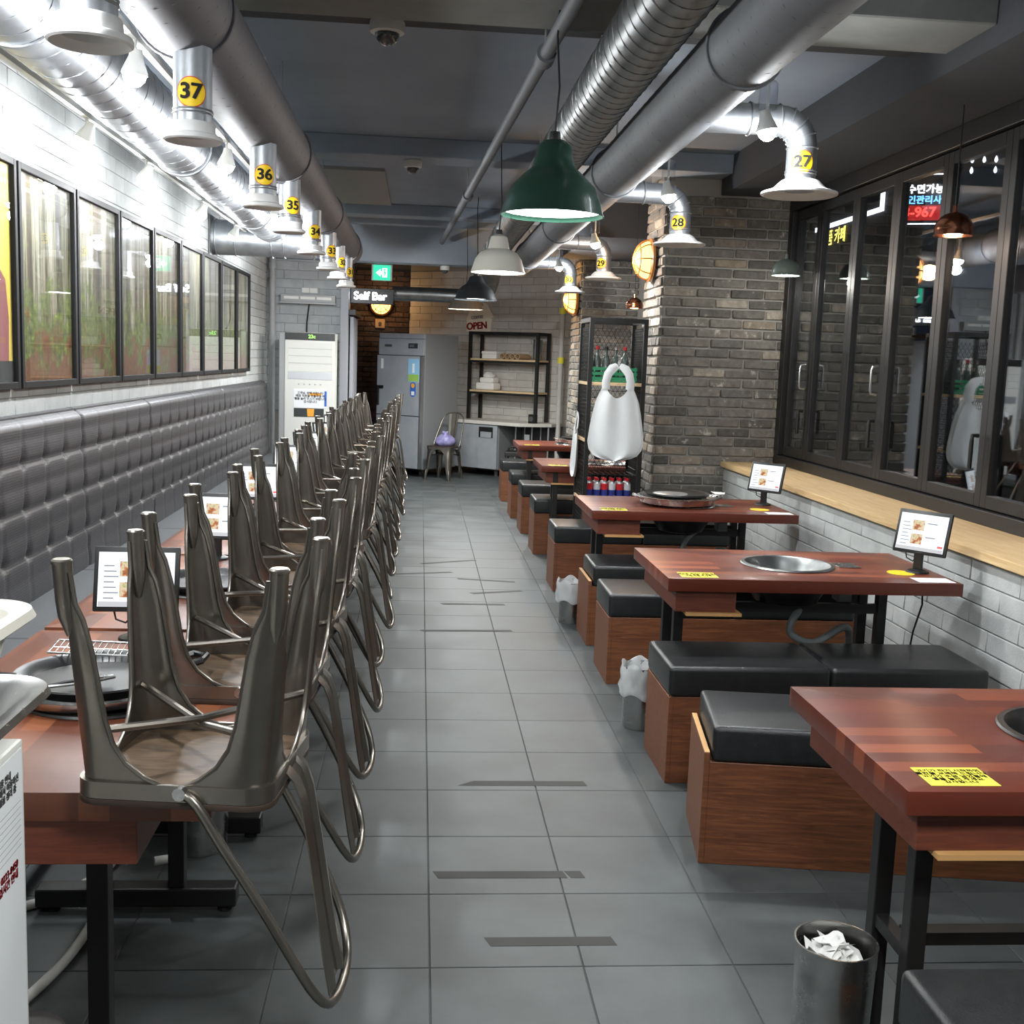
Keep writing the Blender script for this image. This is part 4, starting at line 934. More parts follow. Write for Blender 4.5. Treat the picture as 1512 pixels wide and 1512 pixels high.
# ================================================================== REAR OF THE ROOM
ac = thing('air_conditioner', 'white floor-standing air conditioner with a dark display band', 'air conditioner', (-1.225, 12.62, 0))
MB().box(-.34, -.275, .02, .34, .02, 1.78).build('side_housing', 'ac_grey', ac, smooth=0, bevel=.01)
MB().box(-.275, .275, 0, .34, .03, 1.79).build('body', 'white_plastic', ac, smooth=30, bevel=.012)
MB().box(-.30, .28, .01, .35, 0, .03).build('foot_plate', 'grey_dark', ac, smooth=0)
d_ = MB().box(-.272, .272, -.006, 0, 1.705, 1.785).build('display_band', 'black_plastic', ac, smooth=0)
text('lettering', '23c', .055, 'led_digits', d_, (.02, -.0075, 1.745), (PI/2, 0, 0), bold=.0012)
MB().box(-.24, .245, -.004, 0, 1.36, 1.685).build('intake_panel', 'white_plastic', ac, smooth=0, bevel=.003)
for z in (1.45, 1.53, 1.61): MB().box(-.235, .24, -.007, -.004, z, z+.004).build('louvre', 'ac_grey', ac, smooth=0)
MB().box(-.24, .245, -.005, 0, 1.275, 1.355).build('silver_strip', 'alu', ac, smooth=0)
for q in range(5): MB().lathe([(0, 0), (.008, 0), (.008, .003), (0, .003)], 10).build('button', 'ac_grey', ac, (-.12+.06*q, 0, 1.22), (PI/2, 0, 0))
pp = MB().box(-.17, .19, -.004, -.001, .96, 1.17).build('notice', 'paper', ac, smooth=0)
text('lettering', '고객님, 양해 바랍니다\n매장 직원을 호출하실 때\n벨을 눌러 주시기 바랍니다\n감사합니다', .032, 'ink', pp, (.01, -.0055, 1.075), (PI/2, 0, 0), ext=.0004, bold=.0008)
MB().box(.0, .13, -.0052, -.0045, 1.098, 1.125).build('highlight', 'orange_print', pp, smooth=0)
MB().box(.165, .19, -.0052, -.0045, .98, 1.15).build('blue_edge', 'blue_print', pp, smooth=0)
MB().box(-.17, .16, -.0054, -.004, .86, .955).build('printed_photo', 'dark_print', ac, smooth=0)
MB().prism([(-.02, .865), (.05, .865), (.055, .95), (-.025, .95)], -.0062, -.0055, 'y').build('printed_glass', 'orange_print', ac, smooth=0)
ht = thing('wall_vent', 'grey wall vent box with three bright slots above the air conditioner', 'vent', (-1.30, 13.2, 2.14))
MB().box(-.31, .31, -.12, 0, 0, .085).build('case', 'ac_grey', ht, smooth=0, bevel=.008)
MB().box(-.315, .315, -.13, -.12, -.02, 0).build('lower_lip', 'ac_grey', ht, smooth=0)
for x in (-.27, -.085, .10): MB().box(x, x+.165, -.124, -.118, .03, .06).build('slot', 'white_plastic', ht, smooth=0)
sk = thing('power_outlet', 'white double socket just above the wall vent', 'socket', (-1.29, 13.2, 2.25))
for x in (-.09, .0): MB().box(x, x+.085, -.012, 0, 0, .055).build('socket_plate', 'white_plastic', sk, smooth=0, bevel=.002)
tag(MB().tube([(-1.29, 13.14, 2.14), (-1.30, 13.14, 2.05), (-1.31, 13.1, 1.92), (-1.30, 12.98, 1.82), (-1.29, 12.9, 1.795)], .008, 8).build('power_cable', 'cable_black', smooth=80), 'dark cable running from the wall vent down to the air conditioner', 'cable')
pc = thing('corner_pipe', 'grey vertical pipe in the corner left of the air conditioner', 'pipe', (-1.70, 13.1, 0))
MB().cyl((0, 0, 0), (0, 0, 2.62), .035, 14).build('pipe', 'wire_paint', pc)
for z in (1.7, 2.5): MB().cyl((0, 0, z), (0, 0, z+.06), .045, 14).build('coupling', 'wire_paint', pc)

# tall refrigerator --------------------------------------------------------
fr = thing('refrigerator', 'tall grey steel two-door refrigerator at the back', 'refrigerator', (-.553, 15.107, 0), math.radians(-37.7)); W, D, Hh = .75, .75, 1.865
MB().box(0, W, .03, D, .10, Hh).build('body', 'fridge_side', fr, smooth=0, bevel=.006)
MB().box(0, W, .0, .03, 1.80, Hh).build('top_strip', 'fridge_steel', fr, smooth=0, bevel=.003)
cp = MB().box(0, W, -.01, .03, 1.585, 1.795).build('control_panel', 'fridge_steel', fr, smooth=0, bevel=.003)
MB().box(.10, .22, -.013, -.01, 1.69, 1.72).build('brand_plate', 'grey_dark', cp, smooth=0)
MB().box(.50, .65, -.014, -.01, 1.675, 1.74).build('thermostat', 'dark_print', cp, smooth=0)
MB().box(.52, .59, -.016, -.014, 1.69, 1.725).build('thermostat_dial', 'alu', cp, smooth=0)
for z0, z1 in ((.80, 1.575), (.11, .79)):
    d_ = MB().box(.004, W-.03, -.045, .025, z0, z1).build('door', 'fridge_steel', fr, smooth=0, bevel=.006)
    h0 = .92 if z0 > .5 else .45
    MB().box(.03, .05, -.075, -.045, h0, h0+.26).build('handle', 'black_plastic', d_, smooth=0, bevel=.004)
    MB().box(.05, .12, -.06, -.045, h0+.22, h0+.26).build('handle_foot', 'black_plastic', d_, smooth=0, bevel=.004)
MB().box(W-.028, W-.006, -.05, .0, .11, 1.575).build('hinge_strip', 'alu', fr, smooth=0)
e_ = MB().box(.53, .71, -.048, -.046, 1.24, 1.54).build('energy_sheet', 'sky_print', fr, smooth=0)
MB().box(.535, .705, -.0492, -.0484, 1.25, 1.34).build('sheet_band', 'green_print', e_, smooth=0)
MB().box(.60, .635, -.0492, -.0484, 1.36, 1.48).build('sheet_figure', 'paper', e_, smooth=0)
b_ = MB().prism([(.615+.047*math.cos(a)+.0, 1.145+(.05 if math.sin(a) > 0 else -.05)+.047*math.sin(a)) for a in [2*PI*k/20 for k in range(20)]], -.0478, -.0462, 'y').build('round_label', 'blue_print', fr, smooth=0)
MB().lathe([(0, 0), (.03, 0), (.03, .001), (0, .001)], 16).build('label_dot', 'orange_print', b_, (.615, -.0485, 1.195), (PI/2, 0, 0))
MB().box(.59, .64, -.0492, -.0480, 1.07, 1.12).build('label_panel', 'paper', b_, smooth=0)
MB().box(.07, .11, -.048, -.046, 1.40, 1.53).build('white_tag', 'paper', fr, smooth=0)
for x, y in ((.07, .1), (.68, .1), (.07, .65), (.68, .65)): MB().cyl((x-.015, y, .045), (x+.015, y, .045), .045, 14).build('caster', 'rubber', fr); MB().box(x-.02, x+.02, y-.02, y+.02, .05, .10).build('caster_fork', 'grey_dark', fr, smooth=0)
MB().box(.02, W-.02, .06, D-.02, .085, .10).build('base_frame', 'grey_dark', fr, smooth=0)

# counter with an under-counter fridge ----------------------------------------
ct = thing('counter_refrigerator', 'grey under-counter refrigerator with a slanted front at the back', 'refrigerator', (.455, 15.45, 0), math.radians(-38))
MB().box(.01, .77, .02, .58, .09, .695).build('body', 'fridge_side', ct, smooth=0, bevel=.004)
d_ = MB().box(.0, .765, -.03, .02, .10, .69).build('door', 'fridge_steel', ct, smooth=0, bevel=.006)
MB().box(.47, .70, -.034, -.03, .52, .665).build('handle_recess', 'black_plastic', d_, smooth=0, bevel=.01)
MB().box(.50, .68, -.040, -.034, .52, .60).build('handle_flap', 'fridge_steel', d_, smooth=0, bevel=.004)
MB().box(.015, .03, -.033, -.03, .38, .41).build('yellow_dot', 'sticker_yellow', d_, smooth=0)
for x, y in ((.08, .08), (.70, .08), (.08, .52), (.70, .52)): MB().cyl((x, y, 0), (x, y, .09), .025, 10).build('foot', 'grey_dark', ct)
sl_ = MB().prism([(-.03, -.05), (1.14, -.05), (1.42, .30), (1.42, .60), (-.03, .60)], .70, .745).build('counter_slab', 'slab_top', loc=(.455, 15.45, 0), rot=(0, 0, math.radians(-38)), smooth=0, bevel=.004)
tag(sl_, 'pale stone counter slab under the open shelf unit', 'counter')
ur = thing('utility_rack', 'dark steel rack standing under the right end of the counter slab', 'rack', (.455, 15.45, 0), math.radians(-38))
for x in (.84, 1.10, 1.36):
    for y in (.32, .55): MB().cyl((x, y, 0), (x, y, .698), .014, 8).build('leg', 'alu', ur)
for z in (.12, .38): MB().box(.82, 1.38, .30, .57, z, z+.02).build('shelf', 'black_metal', ur, smooth=0)
MB().box(.82, 1.38, .55, .56, .14, .69).build('back_plate', 'grey_dark', ur, smooth=0)
MB().box(1.0, 1.08, .29, .30, .5, .58).build('label_card', 'paper', ur, smooth=0)
sv = thing('gas_stove', 'black portable stove on a low dark cart beside the counter', 'stove', (1.08, 14.05, 0), math.radians(-10))
MB().box(0, .42, 0, .34, .36, .42).build('top', 'black_metal', sv, smooth=0, bevel=.01)
MB().box(.0, .42, .0, .34, .20, .23).build('shelf', 'black_metal', sv, smooth=0)
for x in (.02, .40):
    for y in (.02, .32): MB().box(x-.012, x+.012, y-.012, y+.012, .07, .36).build('leg', 'black_metal', sv, smooth=0); MB().cyl((x-.014, y, .036), (x+.014, y, .036), .036, 12).build('wheel', 'rubber', sv)
MB().tube([(.05, .03, .42), (.05, .03, .47), (.10, .03, .49), (.32, .03, .49), (.37, .03, .47), (.37, .03, .42)], .014, 8).build('handle', 'black_plastic', sv)

# open shelf on the slab --------------------------------------------------------
sh = thing('shelf_unit', 'black metal shelf unit with pale wood boards on the counter slab', 'shelf', (.455, 15.45, .745), math.radians(-38)); x0, x1, y0, y1, T = .06, 1.20, .24, .56, 1.20
for x in (x0, x1-.04):
    for y in (y0, y1-.04): MB().box(x, x+.04, y, y+.04, 0, T).build('post', 'black_metal', sh, smooth=0)
for z in (T-.04,):
    for y in (y0, y1-.04): MB().box(x0+.04, x1-.04, y, y+.04, z, z+.04).build('rail', 'black_metal', sh, smooth=0)
    for x in (x0, x1-.04): MB().box(x, x+.04, y0+.04, y1-.04, z, z+.04).build('rail', 'black_metal', sh, smooth=0)
for z in (.38, .81):
    MB().box(x0+.005, x1-.005, y0+.002, y1-.002, z, z+.025).build('board', 'shelf_wood', sh, smooth=0, bevel=.002)
    for y in (y0+.003, y1-.033): MB().box(x0+.04, x1-.04, y, y+.03, z-.03, z).build('rail', 'black_metal', sh, smooth=0)
def on_shelf(name, label, cat, x, y, z, rz=0): 
    a = math.radians(-38); return thing(name, label, cat, (.455+x*math.cos(a)-y*math.sin(a), 15.45+x*math.sin(a)+y*math.cos(a), .745+z), a+rz)
fb = on_shelf('foam_box', 'white foam tray stack on the upper shelf board', 'box', .36, .40, .836)
MB().box(-.12, .12, -.09, .09, 0, .06).build('lower_tray', 'foam', fb, smooth=0, bevel=.01); MB().box(-.125, .125, -.095, .095, .06, .10).build('upper_tray', 'foam', fb, smooth=0, bevel=.012)
for k in range(4):
    a = math.radians(-38); x = .60+.085*k; r_ = on_shelf('cardboard_roll', 'brown cardboard tube lying on the upper shelf board, %s from the left' % ['first', 'second', 'third', 'fourth'][k], 'tube', x, .40, .836+.04)
    r_['group'] = 'cardboard tubes on the shelf'
    m = MB().lathe([(.038, -.13), (.038, .13), (.030, .13), (.030, -.13)], 20, closed=True).build('tube', 'cardboard', r_, (0, 0, 0), (PI/2, 0, 0))
    MB().lathe([(.0385, -.128), (.0385, -.10), (.0, -.10)], 20).build('tape_band', 'wood_edge', r_, (0, 0, 0), (PI/2, 0, 0)) if k == 3 else None
sc_ = on_shelf('steel_canister', 'tall steel canister at the right end of the upper shelf board', 'canister', 1.09, .40, .836)
MB().lathe([(0, 0), (.06, 0), (.062, .01), (.062, .26), (.066, .265), (.066, .275), (0, .275)], 24).build('body', 'cup_steel', sc_)
wbg = on_shelf('white_bag', 'white paper bundles heaped on the lower shelf board', 'bundle', .30, .40, .406)
MB().box(-.15, .15, -.10, .10, 0, .10).build('lower_bundle', 'foam', wbg, smooth=40, bevel=.03, seg=3)
MB().box(-.10, .13, -.08, .08, .10, .17).build('middle_bundle', 'foam', wbg, smooth=40, bevel=.025, seg=3)
MB().lathe([(0, .17), (.07, .172), (.085, .20), (.05, .235), (.02, .25), (0, .25)], 14, fn=lambda r, z, a: (r*(1+.15*math.sin(3*a)), z)).build('top_bag', 'tissue', wbg)
bs = on_shelf('black_speaker', 'small black box at the right foot of the shelf unit', 'box', 1.22, .14, .001)
MB().box(-.05, .05, -.04, .04, 0, .12).build('case', 'black_plastic', bs, smooth=0, bevel=.006); MB().lathe([(0, 0), (.03, 0), (.034, .004), (0, .004)], 16).build('cone', 'grey_dark', bs, (0, -.045, .06), (PI/2, 0, 0))
# OPEN sign on the rear wall
os_ = thing('open_sign', 'round cut-out sign reading OPEN above the shelf unit', 'sign', (.80, 15.93, 2.10), math.radians(-38))
MB().prism([(-.20, -.15), (.20, -.15)]+[(.21*math.cos(a)*(1+.05*(k % 2)), -.02+.24*math.sin(a)*(1+.05*(k % 2))) for k, a in enumerate([PI*i/14 for i in range(15)])], 0, .02, 'y').build('board', 'sign_wood', os_, smooth=0)
text('lettering', 'OPEN', .135, 'red_ink', os_, (-.03, -.004, -.07), (PI/2, -.08, 0), bold=.006, ext=.002)
text('lettering', 'COFFEE', .06, 'ink_grey', os_, (-.03, -.004, .05), (PI/2, -.08, 0), bold=.001, ext=.001)
MB().prism([(.06, .26), (.14, .24), (.26, .06), (.2, .04)], -.02, -.001, 'y').build('arrow_strip', 'sign_wood', os_, smooth=0)
vp = thing('rear_pipe', 'beige vertical pipe at the right end of the rear block wall', 'pipe', (1.86, 14.93, 0))
MB().cyl((0, 0, 0), (0, 0, 3.05), .035, 12).build('pipe', 'block_back', vp)
for z in (1.55, 2.2): MB().cyl((0, 0, z), (0, 0, z+.08), .045, 12).build('clamp', 'note_yellow', vp)

# lit signs near the rear passage ----------------------------------------------
ex = thing('exit_sign', 'green lit exit sign with a white arrow below the rear beam', 'sign', (-.48, 13.40, 2.435))
MB().box(-.12, .12, 0, .05, 0, .185).build('case', 'exit_case', ex, smooth=0, bevel=.005)
f_ = MB().box(-.10, .10, -.004, 0, .006, .179).build('lit_face', 'exit_green', ex, smooth=0)
MB().prism([(-.07, .09), (-.015, .135), (-.015, .11), (.0, .11), (.0, .07), (-.015, .07), (-.015, .045)], -.007, -.0045, 'y').build('arrow', 'exit_white', f_, smooth=0)
MB().prism([(.005, .04), (.062, .04), (.062, .145), (.005, .145)], -.007, -.0045, 'y').build('door_shape', 'exit_white', f_, smooth=0)
MB().lathe([(0, 0), (.011, 0), (.011, .002), (0, .002)], 12).build('figure_head', 'exit_green', f_, (.033, -.0075, .125), (PI/2, 0, 0))
MB().prism([(.02, .055), (.032, .085), (.02, .1), (.03, .115), (.046, .1), (.052, .085), (.042, .08), (.048, .05), (.04, .05), (.036, .072), (.028, .05)], -.0095, -.0072, 'y').build('figure_body', 'exit_green', f_, smooth=0)
for x in (-.08, .08): MB().cyl((x, .025, .185), (x, .025, .23), .006, 8).build('hanger', 'wire_paint', ex)
MB().box(-.12, .12, .0, .05, .225, .235).build('hanger_plate', 'wire_paint', ex, smooth=0)
MB().cyl((-.08, .025, .235), (-.08, -.2, .19), .005, 6).build('hanger_arm', 'wire_paint', ex)
sb = thing('self_bar_sign', 'black box sign with glowing white Self Bar letters', 'sign', (-.61, 13.42, 2.165))
MB().box(-.27, .27, 0, .10, 0, .175).build('case', 'sign_black', sb, smooth=0, bevel=.004)
text('lettering', 'Self Bar', .125, 'self_bar', sb, (.0, -.006, .085), (PI/2, 0, 0), bold=.004, ext=.004)
for x in (-.2, .2): MB().cyl((x, .05, .175), (x, .05, .46), .006, 8).build('hanger', 'black_metal', sb)
MB().box(-.26, .26, -.14, .08, .455, .47).build('hanger_bar', 'black_metal', sb, smooth=0)
hp = thing('conduit_pipe', 'grey conduit pipe crossing above the exit sign', 'pipe', (0, 13.34, 2.66))
MB().cyl((-.86, 0, 0), (1.3, 0, 0), .018, 10).build('pipe', 'wire_paint', hp); MB().cyl((-.2, 0, 0), (-.14, 0, 0), .024, 10).build('coupling', 'wire_paint', hp)
sw = thing('wall_switch', 'square beige switch plate on the dark brick wall', 'switch', (-.61, 16.70, 1.97))
MB().box(-.07, .07, -.012, 0, 0, .13).build('plate', 'cardboard', sw, smooth=0, bevel=.006); MB().lathe([(0, 0), (.022, 0), (.024, .006), (0, .006)], 14).build('knob', 'grey_dark', sw, (0, -.018, .065), (PI/2, 0, 0))

# ================================================================== OVERHEAD
def helix(r, L, pitch, n=18, y0=0):
    N = int(L/pitch*n); return [(r*math.cos(2*PI*i/n), y0+L*i/N, r*math.sin(2*PI*i/n)) for i in range(N+1)]
def duct(name, label, x, z, r, ya, yb, m, pitch, seam=True, sw=.003):
    d = thing(name, label, 'duct', (x, ya, z)); L = yb-ya
    MB().cyl((0, 0, 0), (0, L, 0), r, 40).build('duct_body', m, d, smooth=40)
    if seam: MB().tube(helix(r-.001, L, pitch), sw, 4).build('spiral_seam', m, d, smooth=60)
    k = 0
    y = .9
    while y < L:
        MB().tube([((r+.004)*math.cos(2*PI*i/32), y, (r+.004)*math.sin(2*PI*i/32)) for i in range(32)], .007, 6, closed=True).build('joint_ring', m, d, smooth=60)
        MB().cyl((0, y, r), (0, y, 3.06-z), .005, 6).build('hanger_rod', 'wire_paint', d); y += 2.45
    return d
duct('wall_side_duct', 'shiny spiral ventilation duct running along the left wall', -1.27, 2.61, .15, -2.1, 9.62, 'galv', .13, sw=.004)
d2 = duct('table_side_duct', 'dull grey-brown duct carrying the numbered hoods over the left tables', -.757, 2.60, .15, -2.1, 11.5, 'duct_brown', .13, sw=.0022)
cd = thing('crossing_duct', 'shiny duct leaving through the left wall beyond the pictures', 'duct', (-1.27, 9.78, 2.50))
MB().cyl((-.505, 0, 0), (.36, 0, 0), .145, 36).build('duct_body', 'galv', cd)
for x in (-.46, -.3, .0, .1, .34): MB().tube([(x, .149*math.cos(2*PI*i/32), .149*math.sin(2*PI*i/32)) for i in range(32)], .006, 6, closed=True).build('joint_ring', 'galv', cd)
MB().box(-.506, -.49, -.17, .17, -.17, .17).build('wall_collar', 'grey_dark', cd, smooth=0, bevel=.004)
d1 = thing('aisle_duct', 'bare spiral duct above the aisle lamps, bending down at the far end', 'duct', (.76, -2.1, 2.72)); r = .125; L = 14.3
MB().cyl((0, 0, 0), (0, L, 0), r, 40).build('duct_body', 'galv_dark', d1)
MB().tube(helix(r+.0005, L, .095), .0035, 4).build('spiral_seam', 'galv_dark', d1, smooth=60)
el = [(0, L, 0), (0, L+.25, -.03), (0, L+.5, -.12), (0, L+.75, -.24), (-.01, L+1.0, -.34), (-.06, L+1.25, -.395), (-.17, L+1.4, -.41), (-.34, L+1.46, -.41), (-.7, L+1.46, -.41), (-1.12, L+1.46, -.41)]
MB().tube(el, [r, r*.98, r*.95, r*.9, r*.84, .095, .088, .085, .085, .085], 28).build('elbow_run', 'galv_dark', d1, smooth=50)
for y in (2.0, 4.6, 7.2, 9.8, 12.4): MB().cyl((0, y, r), (0, y, .34), .005, 6).build('hanger_rod', 'wire_paint', d1)
duct('hood_duct', 'grey painted duct feeding the numbered hoods over the right tables', 1.02, 2.585, .125, -2.1, 12.2, 'duct_paint', .12, sw=.0022)

# numbered hoods -----------------------------------------------------------
def sticker(parent, num, r, z, ang, rad=.045):
    """round number label wrapped on the hood pipe, facing direction ang (0 = -Y, towards the camera)"""
    def wrap(x, y, off): a = ang+x/r; return ((r+off)*math.sin(a), -(r+off)*math.cos(a), z+y)
    def disc_(R0, off, m, nm, par):
        mb = MB(); n = 28; rings = 5; vs = [wrap(0, 0, off)]; fs = []
        for q in range(1, rings+1):
            for k in range(n): a = 2*PI*k/n; vs.append(wrap(R0*q/rings*math.cos(a), R0*q/rings*math.sin(a), off))
        for k in range(n): fs.append((0, 1+k, 1+(k+1) % n))
        for q in range(rings-1):
            for k in range(n): fs.append((1+q*n+k, 1+(q+1)*n+k, 1+(q+1)*n+(k+1) % n, 1+q*n+(k+1) % n))
        mb.add(vs, fs); return mb.build(nm, m, par)
    s1 = disc_(rad, .0012, 'sticker_red', 'number_label', parent); disc_(rad*.93, .0022, 'sticker_yellow', 'label_face', s1)
    me = txt_mesh(str(num), rad*1.4, 'ink', ext=.0, bold=.0024, fn=lambda c: Vector(wrap(c.x, c.y, .0056))); link('lettering', me, s1)
def hood(num, x, y, zr, rp, rf, ztop, ang, label, elbow=None):
    h = thing('numbered_hood', label, 'hood', (x, y, zr), group='numbered hoods')
    MB().lathe(([(rp, .055), (rp*1.12, .053), (rp*1.25, .05), (rf*.66, .026), (rf*.7, .018), (rf, .004)] if rf > .12 else [(rp, .05), (rp*1.14, .048), (rp*1.18, .044), (rp*1.2, .016), (rf*.97, .010), (rf, .005)])+[ (rf, -.004), (rf*.93, -.008), (rf*.8, .004), (rp*1.0, .01), (rp*.9, .03)], 40).build('flange', 'hood_white', h, smooth=40)
    top = ztop-zr
    MB().lathe([(rp, .05), (rp, top if not elbow else elbow-zr)], 32).build('pipe', 'galv', h)
    for z in (.065, .075+.0): MB().tube([(rp*1.02*math.cos(2*PI*i/28), rp*1.02*math.sin(2*PI*i/28), z+.01) for i in range(28)], .003, 5, closed=True).build('clamp_ring', 'alu', h)
    if elbow:
        R = ztop-elbow; c = (-R, 0, elbow-zr); path = [(-R+R*math.cos(a), 0, elbow-zr+R*math.sin(a)) for a in [PI/2*i/8 for i in range(9)]]+[(1.06-x, 0, top)]
        MB().tube(path, rp*.98, 28).build('bend', 'galv', h, smooth=50)
        for i in range(0, 9, 2):
            a = PI/2*i/8; p = Vector((-R+R*math.cos(a), 0, elbow-zr+R*math.sin(a))); e1 = Vector((math.cos(a), 0, math.sin(a))); e2 = Vector((0, 1, 0))
            MB().tube([tuple(p+(e1*math.cos(t_)+e2*math.sin(t_))*(rp*1.01)) for t_ in [2*PI*k/28 for k in range(28)]], .004, 5, closed=True).build('bend_seam', 'galv', h)
        MB().tube([(-R-.12, (rp*1.01)*math.cos(t_), top+(rp*1.01)*math.sin(t_)) for t_ in [2*PI*k/28 for k in range(28)]], .006, 5, closed=True).build('bend_seam', 'galv', h)
    sticker(h, num, rp, .13 if not elbow else .115, ang, .046)
    return h
for num, y, a in ((38, 2.56, .2), (37, 3.65, .1), (36, 5.2, .25), (35, 6.2, .45), (34, 7.45, .5), (33, 8.75, .6), (32, 9.75, .8), (31, 10.85, .8)):
    hood(num, -.72, y, 2.20, .058, .09, 2.47, a, 'white exhaust hood over the left tables, %s from the camera, numbered %d' % (ORD[38-num] if num > 31 else 'farthest', num) if num != 38 else 'white exhaust hood cut by the top left edge of the photo')
for num, y, a, x in ((27, 4.52, -.25, 1.50), (28, 6.55, -.45, 1.48), (29, 9.35, -.6, 1.49), (30, 11.3, -.5, 1.47)):
    hood(num, x, y, 2.265, .060, .152, 2.545, a, 'white exhaust hood on a bent pipe at right, %s from the camera, numbered %d' % (ORD[num-27] if num < 30 else 'farthest', num), elbow=2.44)

# lamps ------------------------------------------------------------------------
def track(name, label, x, z, ya, yb):
    t = thing(name, label, 'light track', (x, ya, z)); MB().box(-.012, .012, 0, yb-ya, -.01, .01).build('rail', 'white_plastic', t, smooth=0)
    y = .5
    while y < yb-ya: MB().box(-.004, .004, y-.01, y+.01, .01, 3.06-z).build('bracket', 'wire_paint', t, smooth=0); y += 2.3
    return t
track('light_track', 'thin white light track along the shiny left duct', -1.47, 2.545, -2.0, 9.6)
track('light_track', 'thin white light track along the grey-brown left duct', -.935, 2.535, -2.0, 11.4)
track('light_track', 'thin light track beside the grey hood duct on the right', 1.30, 2.75, -2.0, 12.0)
def spot(label, x, y, z, ztop, d, e, group, glow='lamp_warm', cone=2.5, r=.042, spill=.5):
    s = thing('spot_lamp', label, 'lamp', (x, y, z), group=group)
    dv = Vector(d).normalized(); q = dv.to_track_quat('-Z', 'Y').to_euler()
    MB().cyl((0, 0, .02), (0, 0, ztop-z), .006, 8).build('stem', 'white_plastic', s)
    b = MB().lathe([(0, .055), (r*.45, .055), (r*.55, .03), (r*.98, -.015), (r, -.022), (r*.92, -.022), (r*.9, -.015)], 20).build('shade', 'white_plastic', s, (0, 0, 0), tuple(q))
    MB().lathe([(0, -.062), (r*.45, -.056), (r*.78, -.040), (r*.92, -.018)], 20).build('bulb', glow, s, (0, 0, 0), tuple(q))
    lamp('bulb_spill', 'POINT', tuple(dv*.10), e*spill*K_SPOT, s, (.94, .97, 1.0), .035); l = lamp('bulb_beam', 'SPOT', tuple(dv*.07), e*.8*K_SPOT, s, (.94, .97, 1.0), .035, cone, .7); aim(l, dv)
    return s
for k, y in enumerate((1.2, 3.2, 5.16, 6.23, 7.75, 9.05)):
    spot('white spot lamp aimed at the left wall, %s from the camera along the track' % ['first', 'second', 'third', 'fourth', 'fifth', 'sixth'][k], -1.47, y, 2.465, 2.537, (-.42, .12, -.9), 17, 'spot lamps washing the left wall')
for k, y in enumerate((.6, 2.3, 3.80, 5.5, 7.35, 9.2, 10.9)):
    spot('bright spot lamp hung over the left tables, %s from the camera' % ORD[k], -.93, y, 2.44, 2.527, (-.12, .1, -1), 34*(2.0 if y > 10 else 1), 'spot lamps over the left tables', 'lamp_glow', 2.7)
for k, y in enumerate((.4, 2.3, 4.36, 6.1, 8.65, 10.9)):
    s = spot('bright spot lamp hung beside the right hood duct, %s from the camera' % ORD[k], 1.30, y, 2.49, 2.742, (.18, -.05, -1), 52*(1.8 if y > 10 else 1), 'spot lamps over the right tables', 'lamp_glow', 2.15, spill=.2)
    MB().lathe([(.034, .055), (.036, .06), (.036, .15), (.03, .16), (.0, .16)], 18).build('glass_sleeve', 'lamp_glass', s)

def pendant(label, x, y, zr, prof, m, cord_top, e, r_in):
    p = thing('pendant_lamp', label, 'lamp', (x, y, zr), group='pendant lamps over the aisle')
    MB().lathe(prof+[(a-.006, b) for a, b in prof[::-1]], 44, closed=True).build('shade', m, p, smooth=40)
    top = prof[-1][1]
    MB().lathe([(0, top+.03), (.02, top+.03), (.024, top), (.02, top-.06), (0, top-.06)], 16).build('socket', 'black_plastic', p)
    MB().tube([(0, 0, top+.02), (.01, 0, top+.2), (-.005, 0, cord_top-zr-.1), (0, 0, cord_top-zr)], .004, 6).build('cord', 'cable_black', p)
    MB().lathe([(0, .022), (r_in*.5, .021), (r_in, .018)], 36).build('diffuser', 'pend_glow', p)
    lamp('pendant_light', 'AREA', (0, 0, .012), e*K_PEND, p, (.97, 1, .97), r_in*1.8)
    return p
bell = [(.206, 0), (.200, .012), (.19, .05), (.165, .11), (.12, .155), (.085, .185), (.075, .22), (.066, .265), (.045, .285), (.02, .29)]
cone_ = [(.186, 0), (.18, .012), (.155, .09), (.125, .13), (.085, .15), (.072, .155), (.055, .235), (.03, .25), (.02, .252)]
bowl = [(.205, 0), (.195, .015), (.17, .08), (.14, .115), (.09, .15), (.08, .17), (.06, .215), (.02, .225)]
pendant('dark green enamel pendant lamp, nearest over the aisle', .50, 4.49, 2.128, bell, 'pend_green', 2.902, 13, .192)
pendant('white pendant lamp with a cone neck over the aisle', .50, 7.62, 2.14, cone_, 'pend_white', 3.062, 13, .172)
pendant('black pendant lamp over the aisle behind the white one', .50, 10.72, 2.118, bowl, 'pend_black', 3.062, 26, .19)
pendant('brown pendant lamp farthest over the aisle', .49, 12.85, 2.12, bowl, 'pend_brown', 3.062, 40, .19)
pendant('pendant lamp over the aisle behind the viewer', .45, .9, 2.128, bell, 'pend_white', 3.062, 16, .192)
cp_ = thing('ceiling_pipe', 'grey water pipe along the ceiling above the pendant lamps', 'pipe', (.52, -2.1, 2.95))
MB().cyl((.24, 0, -.10), (-.32, 14.9, -.10), .03, 14).build('pipe', 'duct_paint', cp_)
for y in (3.0, 7.0, 11.2): MB().cyl((.24-.0376*y, y, -.1), (.24-.0376*y, y+.12, -.1), .042, 14).build('coupling', 'duct_paint', cp_); MB().cyl((.24-.0376*y, y+.06, -.07), (.24-.0376*y, y+.06, .11), .006, 6).build('hanger', 'wire_paint', cp_)

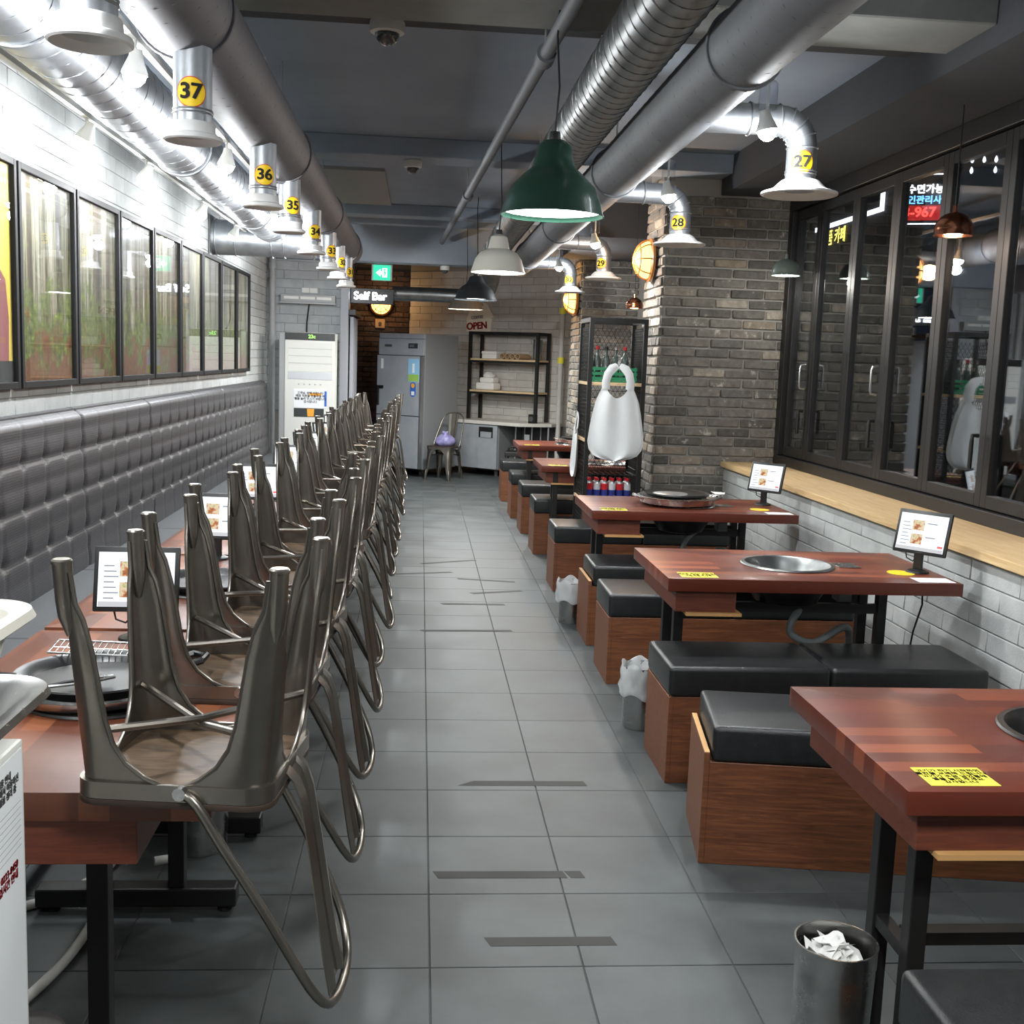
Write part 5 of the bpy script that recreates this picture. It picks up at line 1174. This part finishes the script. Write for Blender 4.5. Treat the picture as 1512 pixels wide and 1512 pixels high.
def small_pendant(label, x, y, zr, r, h, m, glow, top, e, col):
    p = thing('small_pendant', label, 'lamp', (x, y, zr)); n = 9
    prof = [(r*1.03, 0), (r, .004)]+[(r*math.cos(PI/2*i/n), .03+(h-.03)*math.sin(PI/2*i/n)) for i in range(n)]+[(.012, h), (.010, h+.03)]
    MB().lathe(prof+[(max(a-.004, .002), b) for a, b in prof[::-1]], 32, closed=True).build('shade', m, p, smooth=50)
    MB().tube([(0, 0, h+.02), (0, 0, top-zr)], .003, 6).build('cord', 'cable_black', p)
    MB().lathe([(0, .0), (r*.4, .004), (r*.62, .016), (r*.5, .04), (0, .05)], 18).build('bulb', glow, p)
    lamp('pendant_light', 'POINT', (0, 0, -.03), e, p, col, .04)
    return p
small_pendant('sage green dome lamp hanging beside the brick pier at the window', 2.50, 7.70, 2.21, .096, .115, 'lamp_sage', 'lamp_glow', 2.82, 4, (1, .98, .9))
small_pendant('copper dome lamp hanging in front of the window', 2.50, 5.24, 2.22, .088, .11, 'copper', 'copper_glow', 2.82, 4, (1, .8, .6))
small_pendant('small copper lamp hanging left of the brick pier', 1.80, 9.55, 2.04, .07, .09, 'copper', 'copper_glow', 3.06, 3, (1, .8, .6))

def bulkhead(label, loc, rz, r, dep, e):
    b = thing('caged_wall_lamp', label, 'lamp', loc, rz)        # faces local -Y
    MB().lathe([(0, 0), (r*1.08, 0), (r*1.1, .02), (r, .03), (0, .03)], 28).build('back_plate', 'bulb_case', b, (0, 0, 0), (PI/2, 0, 0))
    n = 8; MB().lathe([(r*.93*math.cos(PI/2*i/n), .03+dep*math.sin(PI/2*i/n)) for i in range(n)]+[(0.001, .03+dep)], 28).build('amber_glass', 'amber_glow', b, (0, 0, 0), (PI/2, 0, 0), smooth=60)
    for k in range(4):
        a = PI*k/4; MB().tube([(r*1.0*math.cos(a)*math.cos(t_), -.03-(dep+.012)*math.sin(t_), r*1.0*math.sin(a)*math.cos(t_)) for t_ in [PI*i/14 for i in range(15)]], .005, 6).build('cage_wire', 'bulb_case', b)
    MB().tube([(r*.72*math.cos(t_), -.03-dep*.74, r*.72*math.sin(t_)) for t_ in [2*PI*i/28 for i in range(28)]], .005, 6, closed=True).build('cage_ring', 'bulb_case', b)
    lamp('amber_light', 'POINT', (0, -dep-.10, 0), e, b, (1, .55, .22), .06)
    return b
bulkhead('amber caged lamp on the side of the brick pier', (1.742, 8.62, 2.36), -PI/2, .15, .10, 9)
bulkhead('amber caged lamp on the rear brick return', (1.68, 12.3, 2.24), -PI/2, .15, .10, 12)
bulkhead('amber caged lamp under the Self Bar sign on the dark brick wall', (-.60, 16.69, 2.31), 0, .15, .09, 4)

def dome(label, loc, r):
    d = thing('dome_camera', label, 'camera', loc, group='ceiling dome cameras')
    MB().lathe([(0, 0), (r, 0), (r*1.02, -.01), (r*.98, -.045), (r*.8, -.05), (0, -.05)], 28).build('base', 'white_plastic', d)
    MB().lathe([(r*.72*math.cos(PI/2*i/7), -.05-r*.68*math.sin(PI/2*i/7)) for i in range(7)]+[(0.001, -.05-r*.68)], 24).build('dome', 'dome_glass', d, smooth=70)
    return d
dome('white dome camera on the ceiling, nearest', (-.18, 5.09, 2.988), .075); dome('small dome camera on the ceiling in the middle of the room', (-.09, 8.15, 2.928), .062)
dome('small dome camera under the rear beam', (.25, 13.2, 2.618), .055)
